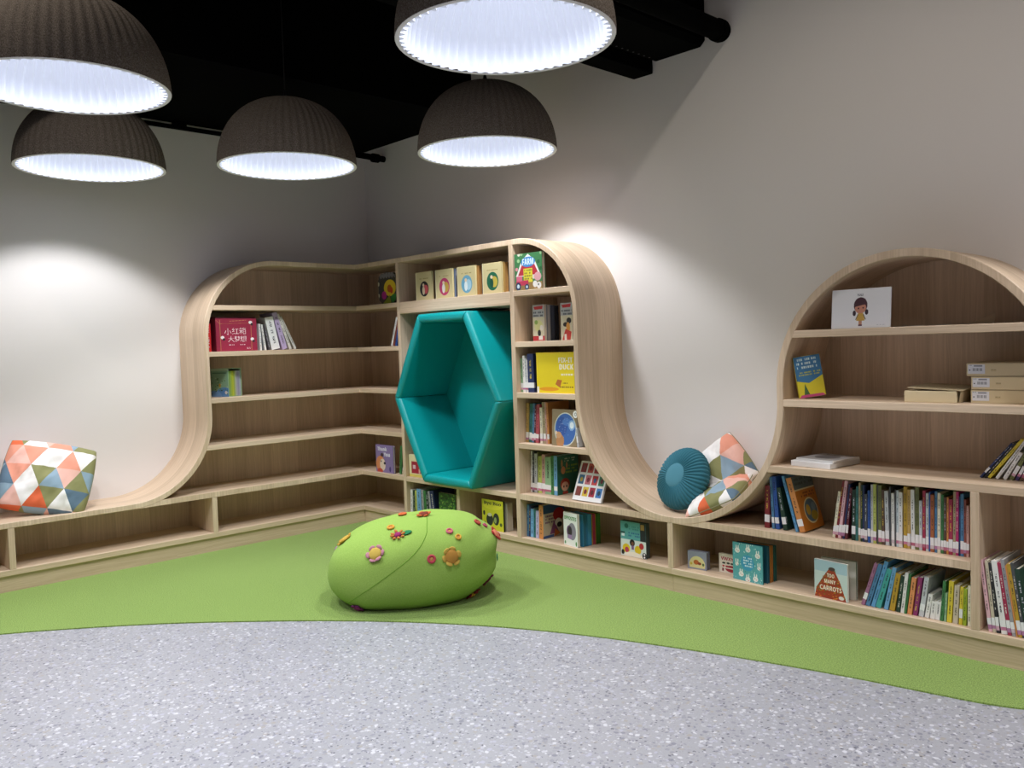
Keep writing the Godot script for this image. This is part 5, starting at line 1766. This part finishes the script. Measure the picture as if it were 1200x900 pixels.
# ---------------------------------------------------------------- rows of spines: colour, place along the wall, thickness, height, lean, sticker, label
const ROWS := [
	{"y": 0.425, "d": 0.070, "depth": 0.20, "group": "leaning books right of the round nook", "books": [
		["7a1f28", 3.5323, 0.0266, 0.2171, -0.0310, 1, "dark red book spine, first from left, in the leaning group right of the round nook"],
		["4f7fa8", 3.5747, 0.0141, 0.2626, 0.0419, 1, "steel blue book spine, second from left, in the leaning group right of the round nook"],
		["2c55a0", 3.5941, 0.0208, 0.2666, 0.0619, 1, "blue book spine, third from left, in the leaning group right of the round nook"],
		["1d3a2c", 3.6371, 0.0216, 0.2134, 0.1668, 1, "dark green book spine, fourth from left, in the leaning group right of the round nook"],
		["5c9ac8", 3.7033, 0.0131, 0.2807, 0.2643, 0, "sky blue book spine, fifth from left, in the leaning group right of the round nook"],
		["cf8a4c", 3.7249, 0.0297, 0.2720, 0.2714, 1, "orange book spine, sixth from left, in the leaning group right of the round nook", "orange"],
	]},
	{"y": 0.425, "d": 0.075, "depth": 0.20, "group": "packed row of the arched bookcase", "books": [
		["e6dfc6", 3.8876, 0.0134, 0.2273, -0.1430, 2, "cream book spine, first from left, in the packed row of the arched bookcase"],
		["7a1f28", 3.9019, 0.0112, 0.2784, -0.1398, 2, "dark red book spine, second from left, in the packed row of the arched bookcase"],
		["e3b5bd", 3.9147, 0.0148, 0.2808, -0.1346, 2, "pink book spine, third from left, in the packed row of the arched bookcase"],
		["5e2231", 3.9307, 0.0070, 0.2594, -0.1305, 2, "maroon book spine, fourth from left, in the packed row of the arched bookcase"],
		["22305e", 3.9385, 0.0074, 0.2669, -0.1278, 2, "navy book spine, fifth from left, in the packed row of the arched bookcase"],
		["5e2231", 3.9493, 0.0114, 0.2486, -0.1145, 1, "maroon book spine, sixth from left, in the packed row of the arched bookcase"],
		["1d3a2c", 3.9823, 0.0178, 0.2411, -0.0253, 1, "dark green book spine, seventh from left, in the packed row of the arched bookcase"],
		["2f6f6c", 4.0009, 0.0123, 0.2580, -0.0223, 0, "teal book spine, eighth from left, in the packed row of the arched bookcase"],
		["a89878", 4.0150, 0.0094, 0.2760, -0.0153, 1, "tan book spine, ninth from left, in the packed row of the arched bookcase"],
		["1d3a2c", 4.0254, 0.0086, 0.2670, -0.0171, 2, "dark green book spine, tenth from left, in the packed row of the arched bookcase"],
		["22305e", 4.0348, 0.0079, 0.2660, -0.0144, 2, "navy book spine, eleventh from left, in the packed row of the arched bookcase"],
		["4a4c50", 4.0434, 0.0135, 0.2260, -0.0112, 2, "dark grey book spine, twelfth from left, in the packed row of the arched bookcase"],
		["2c55a0", 4.0590, 0.0120, 0.2440, -0.0081, 1, "blue book spine, thirteenth from left, in the packed row of the arched bookcase"],
		["c6c9cc", 4.0739, 0.0099, 0.2730, -0.0077, 2, "light grey book spine, fourteenth from left, in the packed row of the arched bookcase"],
		["b6bd62", 4.0848, 0.0144, 0.2760, -0.0078, 2, "yellow-green book spine, fifteenth from left, in the packed row of the arched bookcase"],
		["4a4c50", 4.1020, 0.0063, 0.2760, -0.0072, 0, "dark grey book spine, sixteenth from left, in the packed row of the arched bookcase"],
		["6f7344", 4.1090, 0.0146, 0.2730, -0.0046, 2, "olive book spine, seventeenth from left, in the packed row of the arched bookcase"],
		["5c4436", 4.1250, 0.0124, 0.2550, -0.0000, 2, "brown book spine, eighteenth from left, in the packed row of the arched bookcase"],
		["c6c9cc", 4.1416, 0.0172, 0.2500, 0.0165, 2, "light grey book spine, nineteenth from left, in the packed row of the arched bookcase"],
		["4a4c50", 4.1601, 0.0068, 0.2700, 0.0004, 0, "dark grey book spine, twentieth from left, in the packed row of the arched bookcase"],
		["e8e6e2", 4.1683, 0.0136, 0.2430, -0.0028, 2, "white book spine, twenty-first from left, in the packed row of the arched bookcase"],
		["4a4c50", 4.1833, 0.0061, 0.2610, -0.0066, 0, "dark grey book spine, twenty-second from left, in the packed row of the arched bookcase"],
		["c9d6dc", 4.1901, 0.0095, 0.2580, -0.0075, 2, "pale blue book spine, twenty-third from left, in the packed row of the arched bookcase"],
		["e8e6e2", 4.2002, 0.0165, 0.2510, -0.0072, 2, "white book spine, twenty-fourth from left, in the packed row of the arched bookcase"],
		["b9942f", 4.2217, 0.0162, 0.2780, -0.0084, 2, "mustard book spine, twenty-fifth from left, in the packed row of the arched bookcase"],
		["c3a05a", 4.2387, 0.0128, 0.2670, -0.0084, 2, "gold book spine, twenty-sixth from left, in the packed row of the arched bookcase"],
		["e8e6e2", 4.2549, 0.0165, 0.2680, 0.0033, 2, "white book spine, twenty-seventh from left, in the packed row of the arched bookcase"],
		["6f7344", 4.2722, 0.0163, 0.2800, -0.0101, 2, "olive book spine, twenty-eighth from left, in the packed row of the arched bookcase"],
		["c6c9cc", 4.2897, 0.0126, 0.2230, -0.0057, 2, "light grey book spine, twenty-ninth from left, in the packed row of the arched bookcase"],
		["a32c4c", 4.3039, 0.0125, 0.2680, -0.0077, 2, "crimson book spine, thirtieth from left, in the packed row of the arched bookcase"],
		["c6c9cc", 4.3181, 0.0121, 0.2590, -0.0074, 2, "light grey book spine, thirty-first from left, in the packed row of the arched bookcase"],
		["2c55a0", 4.3305, 0.0060, 0.2650, -0.0093, 0, "blue book spine, thirty-second from left, in the packed row of the arched bookcase"],
		["a8623a", 4.3373, 0.0159, 0.2540, -0.0065, 2, "orange-brown book spine, thirty-third from left, in the packed row of the arched bookcase"],
		["4f7fa8", 4.3557, 0.0099, 0.2710, -0.0086, 2, "steel blue book spine, thirty-fourth from left, in the packed row of the arched bookcase"],
		["e6dfc6", 4.3664, 0.0130, 0.2650, -0.0100, 2, "cream book spine, thirty-fifth from left, in the packed row of the arched bookcase"],
		["3f7d46", 4.3809, 0.0110, 0.2590, -0.0118, 2, "green book spine, thirty-sixth from left, in the packed row of the arched bookcase"],
		["5c4436", 4.3931, 0.0102, 0.2490, -0.0076, 2, "brown book spine, thirty-seventh from left, in the packed row of the arched bookcase"],
		["cf8a4c", 4.4044, 0.0082, 0.2500, -0.0103, 2, "orange book spine, thirty-eighth from left, in the packed row of the arched bookcase"],
		["a32c4c", 4.4134, 0.0162, 0.2420, -0.0071, 2, "crimson book spine, thirty-ninth from left, in the packed row of the arched bookcase"],
		["a89878", 4.4304, 0.0112, 0.2790, -0.0129, 2, "tan book spine, fortieth from left, in the packed row of the arched bookcase"],
		["b52a6c", 4.4419, 0.0111, 0.2780, -0.0116, 2, "magenta book spine, forty-first from left, in the packed row of the arched bookcase"],
		["22305e", 4.4538, 0.0069, 0.2590, -0.0086, 0, "navy book spine, forty-second from left, in the packed row of the arched bookcase"],
		["4f7fa8", 4.4614, 0.0129, 0.2710, -0.0058, 2, "steel blue book spine, forty-third from left, in the packed row of the arched bookcase"],
		["8a4a40", 4.4747, 0.0095, 0.2480, -0.0051, 2, "rust book spine, forty-fourth from left, in the packed row of the arched bookcase"],
		["c79a92", 4.4849, 0.0102, 0.2230, -0.0048, 2, "rose book spine, forty-fifth from left, in the packed row of the arched bookcase"],
	]},
	{"y": 0.139, "d": 0.030, "depth": 0.20, "group": "bottom row of the arched bookcase", "books": [
		["a06c8c", 4.0425, 0.0164, 0.2143, -0.3109, 1, "mauve book spine, first from left, in the bottom row of the arched bookcase"],
		["4f7fa8", 4.0634, 0.0186, 0.2115, -0.3003, 0, "steel blue book spine, second from left, in the bottom row of the arched bookcase"],
		["5c9ac8", 4.0889, 0.0180, 0.2304, -0.2865, 0, "sky blue book spine, third from left, in the bottom row of the arched bookcase"],
		["45a6a0", 4.1095, 0.0227, 0.1948, -0.2835, 0, "turquoise book spine, fourth from left, in the bottom row of the arched bookcase"],
		["6fa6d0", 4.1481, 0.0181, 0.2029, -0.2086, 0, "light blue book spine, fifth from left, in the bottom row of the arched bookcase"],
		["b9942f", 4.1727, 0.0229, 0.1775, -0.1751, 0, "mustard book spine, sixth from left, in the bottom row of the arched bookcase"],
		["1d3a2c", 4.2029, 0.0175, 0.1692, -0.1349, 0, "dark green book spine, seventh from left, in the bottom row of the arched bookcase"],
		["e8e6e2", 4.2231, 0.0147, 0.1863, -0.1197, 0, "white book spine, eighth from left, in the bottom row of the arched bookcase"],
		["3f7d46", 4.2388, 0.0090, 0.1846, -0.1313, 0, "green book spine, ninth from left, in the bottom row of the arched bookcase"],
		["e0955c", 4.2519, 0.0197, 0.1695, -0.1311, 0, "peach book spine, tenth from left, in the bottom row of the arched bookcase"],
		["8a3168", 4.2768, 0.0182, 0.1768, -0.1428, 0, "plum book spine, eleventh from left, in the bottom row of the arched bookcase"],
		["c6c9cc", 4.3012, 0.0197, 0.1820, -0.1479, 1, "light grey book spine, twelfth from left, in the bottom row of the arched bookcase"],
		["e8e6e2", 4.3265, 0.0174, 0.1084, -0.1617, 0, "white book spine, thirteenth from left, in the bottom row of the arched bookcase"],
		["e8e6e2", 4.3487, 0.0198, 0.0795, -0.1166, 0, "white book spine, fourteenth from left, in the bottom row of the arched bookcase"],
		["e8e6e2", 4.3699, 0.0193, 0.0793, -0.1010, 0, "white book spine, fifteenth from left, in the bottom row of the arched bookcase"],
		["3f7d46", 4.3909, 0.0126, 0.1786, -0.0807, 0, "green book spine, sixteenth from left, in the bottom row of the arched bookcase"],
		["8fb58c", 4.4069, 0.0093, 0.1272, -0.0558, 0, "light green book spine, seventeenth from left, in the bottom row of the arched bookcase"],
		["dcc83c", 4.4187, 0.0194, 0.1824, -0.0620, 0, "yellow book spine, eighteenth from left, in the bottom row of the arched bookcase"],
		["cbbfa6", 4.4429, 0.0200, 0.1682, -0.0539, 0, "beige book spine, nineteenth from left, in the bottom row of the arched bookcase"],
		["dcc83c", 4.4669, 0.0135, 0.1652, -0.0488, 1, "yellow book spine, twentieth from left, in the bottom row of the arched bookcase"],
		["9db32c", 4.4828, 0.0138, 0.1601, -0.0386, 0, "lime book spine, twenty-first from left, in the bottom row of the arched bookcase"],
		["e6dfc6", 4.5025, 0.0133, 0.1750, -0.0142, 0, "cream book spine, twenty-second from left, in the bottom row of the arched bookcase"],
	]},
	{"y": 0.139, "d": 0.020, "depth": 0.22, "group": "books in the tall bottom right compartment", "books": [
		["e3b5bd", 4.5880, 0.0144, 0.2993, 0.1238, 2, "pink book spine, first from left, in the tall compartment at bottom right"],
		["cbbfa6", 4.6038, 0.0125, 0.2986, 0.1035, 2, "beige book spine, second from left, in the tall compartment at bottom right"],
		["26262a", 4.6182, 0.0124, 0.2903, 0.1098, 2, "black book spine, third from left, in the tall compartment at bottom right"],
		["e8e6e2", 4.6358, 0.0216, 0.3017, 0.1272, 2, "white book spine, fourth from left, in the tall compartment at bottom right"],
		["a32c4c", 4.6596, 0.0142, 0.2978, 0.1339, 2, "crimson book spine, fifth from left, in the tall compartment at bottom right"],
		["9a9a9c", 4.6754, 0.0137, 0.3135, 0.1389, 2, "grey book spine, sixth from left, in the tall compartment at bottom right"],
		["cf8a4c", 4.6903, 0.0062, 0.2915, 0.1425, 0, "orange book spine, seventh from left, in the tall compartment at bottom right"],
		["b9942f", 4.6980, 0.0145, 0.2993, 0.1473, 2, "mustard book spine, eighth from left, in the tall compartment at bottom right"],
		["4a4c50", 4.7145, 0.0123, 0.3052, 0.1535, 2, "dark grey book spine, ninth from left, in the tall compartment at bottom right"],
		["1d3a2c", 4.7291, 0.0195, 0.2833, 0.1613, 2, "dark green book spine, tenth from left, in the tall compartment at bottom right", "deepgreen"],
	]},
	{"y": 0.757, "d": 0.170, "depth": 0.20, "group": "slumped books at the right edge", "books": [
		["22305e", 4.5048, 0.0088, 0.1972, -0.6700, 1, "navy book spine, first from left, in the slumped row at right picture edge"],
		["26262a", 4.5198, 0.0096, 0.1955, -0.6551, 0, "black book spine, second from left, in the slumped row at right picture edge"],
		["dcc83c", 4.5352, 0.0121, 0.2148, -0.6413, 0, "yellow book spine, third from left, in the slumped row at right picture edge"],
		["e8e6e2", 4.5652, 0.0127, 0.2050, -0.5832, 0, "white book spine, fourth from left, in the slumped row at right picture edge"],
		["e8e6e2", 4.5946, 0.0153, 0.1337, -0.5000, 0, "white book spine, fifth from left, in the slumped row at right picture edge"],
		["6f7344", 4.6199, 0.0149, 0.2000, -0.4700, 2, "olive book spine, sixth from left, in the slumped row at right picture edge"],
		["4a3a66", 4.6433, 0.0119, 0.2000, -0.4500, 2, "purple book spine, seventh from left, in the slumped row at right picture edge"],
		["5c4436", 4.6606, 0.0127, 0.2000, -0.4313, 2, "brown book spine, eighth from left, in the slumped row at right picture edge"],
	]},
	{"y": 0.757, "d": 0.070, "depth": 0.20, "group": "books beside the starry circle book", "books": [
		["c3a05a", 1.8155, 0.0239, 0.2543, -0.0453, 2, "gold book spine, first from left, beside the blue starry circle book"],
		["2f6f6c", 1.8422, 0.0275, 0.2528, -0.0793, 2, "teal book spine, second from left, beside the blue starry circle book"],
		["4f7fa8", 1.8702, 0.0165, 0.2552, -0.0781, 2, "steel blue book spine, third from left, beside the blue starry circle book"],
		["5e2231", 1.8870, 0.0161, 0.2441, -0.0770, 2, "maroon book spine, fourth from left, beside the blue starry circle book"],
		["b8505c", 1.9034, 0.0276, 0.2503, -0.0760, 2, "pink-red book spine, fifth from left, beside the blue starry circle book"],
		["e6dfc6", 1.9470, 0.0223, 0.2300, -0.0068, 2, "cream book spine, sixth from left, beside the blue starry circle book"],
		["a89878", 1.9772, 0.0220, 0.2652, 0.0274, 2, "tan book spine, seventh from left, beside the blue starry circle book"],
		["c79a92", 1.9995, 0.0124, 0.2668, 0.0285, 0, "rose book spine, eighth from left, beside the blue starry circle book"],
		["cf8a4c", 2.0124, 0.0156, 0.2639, 0.0303, 1, "orange book spine, ninth from left, beside the blue starry circle book"],
	]},
	{"y": 0.425, "d": 0.100, "depth": 0.20, "group": "books below the starry circle book", "books": [
		["e8e6e2", 1.8155, 0.0136, 0.2722, -0.0380, 2, "white book spine, first from left, on the tower shelf below the starry book"],
		["4a4c50", 1.8294, 0.0186, 0.2700, -0.0369, 2, "dark grey book spine, second from left, on the tower shelf below the starry book"],
		["c6c9cc", 1.8483, 0.0260, 0.2551, -0.0358, 2, "light grey book spine, third from left, on the tower shelf below the starry book"],
		["6f7344", 1.8746, 0.0101, 0.2681, -0.0347, 2, "olive book spine, fourth from left, on the tower shelf below the starry book"],
		["b6bd62", 1.8850, 0.0319, 0.2410, -0.0334, 2, "yellow-green book spine, fifth from left, on the tower shelf below the starry book"],
		["c79a92", 1.9191, 0.0279, 0.2541, -0.0245, 2, "rose book spine, sixth from left, on the tower shelf below the starry book"],
		["8fb58c", 1.9473, 0.0526, 0.2395, -0.0232, 2, "light green book spine, seventh from left, on the tower shelf below the starry book"],
		["3f7d46", 2.0005, 0.0258, 0.2515, -0.0206, 0, "green book spine, eighth from left, on the tower shelf below the starry book"],
		["6fa6d0", 2.0272, 0.0293, 0.2520, -0.0168, 1, "light blue book spine, ninth from left, on the tower shelf below the starry book", "green"],
	]},
	{"y": 0.139, "d": 0.050, "depth": 0.20, "group": "books beside OPPOSITES", "books": [
		["4f7fa8", 1.8155, 0.0187, 0.2113, -0.0525, 0, "steel blue book spine, first from left, on the lowest tower shelf beside OPPOSITES"],
		["22305e", 1.8345, 0.0157, 0.2010, -0.0510, 0, "navy book spine, second from left, on the lowest tower shelf beside OPPOSITES"],
		["6fa6d0", 1.8509, 0.0262, 0.1855, -0.0471, 0, "light blue book spine, third from left, on the lowest tower shelf beside OPPOSITES"],
		["2f6f6c", 1.8776, 0.0202, 0.1840, -0.0445, 0, "teal book spine, fourth from left, on the lowest tower shelf beside OPPOSITES"],
		["b9b4d6", 1.8988, 0.0272, 0.1785, -0.0385, 0, "lavender book spine, fifth from left, on the lowest tower shelf beside OPPOSITES"],
		["cf8a4c", 1.9288, 0.0384, 0.2180, -0.0226, 0, "orange book spine, sixth from left, on the lowest tower shelf beside OPPOSITES", "party"],
	]},
	{"y": 0.139, "d": 0.030, "depth": 0.20, "group": "books under the hexagon seat", "books": [
		["e8e6e2", 0.5805, 0.0250, 0.1842, -0.0412, 0, "white book spine, first from left, under the hexagon seat"],
		["1d3a2c", 0.6131, 0.0216, 0.1811, -0.0274, 0, "dark green book spine, second from left, under the hexagon seat"],
		["b6bd62", 0.6391, 0.0226, 0.1830, -0.0165, 0, "yellow-green book spine, third from left, under the hexagon seat"],
		["6fa6d0", 0.6670, 0.0479, 0.1980, 0.0128, 0, "light blue book spine, fourth from left, under the hexagon seat"],
		["9a9a9c", 0.7202, 0.0264, 0.1970, 0.0159, 0, "grey book spine, fifth from left, under the hexagon seat"],
		["3f7d46", 0.7518, 0.0272, 0.1936, 0.0431, 0, "green book spine, sixth from left, under the hexagon seat"],
		["1d3a2c", 0.7833, 0.0269, 0.1901, 0.0654, 0, "dark green book spine, seventh from left, under the hexagon seat"],
		["9a9a9c", 0.8207, 0.0204, 0.1940, 0.1200, 0, "grey book spine, eighth from left, under the hexagon seat"],
		["22305e", 0.8475, 0.0436, 0.1999, 0.1374, 0, "navy book spine, ninth from left, under the hexagon seat"],
	]},
	{"y": 1.085, "d": 0.040, "depth": 0.20, "group": "books beside the yellow duck book", "books": [
		["8fb58c", 1.8155, 0.0200, 0.2210, 0.0050, 2, "light green book spine, first from left, beside the yellow duck book"],
		["e8e6e2", 1.8358, 0.0207, 0.2372, 0.0064, 2, "white book spine, second from left, beside the yellow duck book"],
		["c6c9cc", 1.8568, 0.0163, 0.2204, 0.0078, 2, "light grey book spine, third from left, beside the yellow duck book"],
		["e8e6e2", 1.8734, 0.0083, 0.2100, 0.0094, 2, "white book spine, fourth from left, beside the yellow duck book"],
		["22305e", 1.8821, 0.0547, 0.2486, 0.0110, 1, "navy book spine, fifth from left, beside the yellow duck book"],
	]},
	{"y": 1.413, "d": 0.030, "depth": 0.18, "group": "books leaning in the corner", "books": [
		["e8e6e2", 0.4050, 0.0200, 0.2262, -0.3600, 0, "white book spine, first from left, leaning in the corner below the scalloped book"],
		["8a4a40", 0.4330, 0.0194, 0.2069, -0.3303, 0, "rust book spine, second from left, leaning in the corner below the scalloped book"],
		["2c55a0", 0.4610, 0.0200, 0.1968, -0.2950, 0, "blue book spine, third from left, leaning in the corner below the scalloped book"],
	]},
	{"y": 0.425, "d": 0.050, "depth": 0.18, "group": "books beside Thank You", "books": [
		["3f7d46", 0.4250, 0.0247, 0.2195, -0.1159, 0, "green book spine, left one of two, beside the purple Thank You book"],
		["cbbfa6", 0.4590, 0.0333, 0.2285, -0.2896, 1, "beige book spine, right one of two, beside the purple Thank You book"],
	]},
	{"y": 0.757, "d": 0.030, "depth": 0.20, "group": "books right of the starry circle book", "books": [
		["c6c9cc", 2.3020, 0.0116, 0.1200, 0.1000, 1, "thin light grey book squeezed right of the starry circle book"],
	]},
]
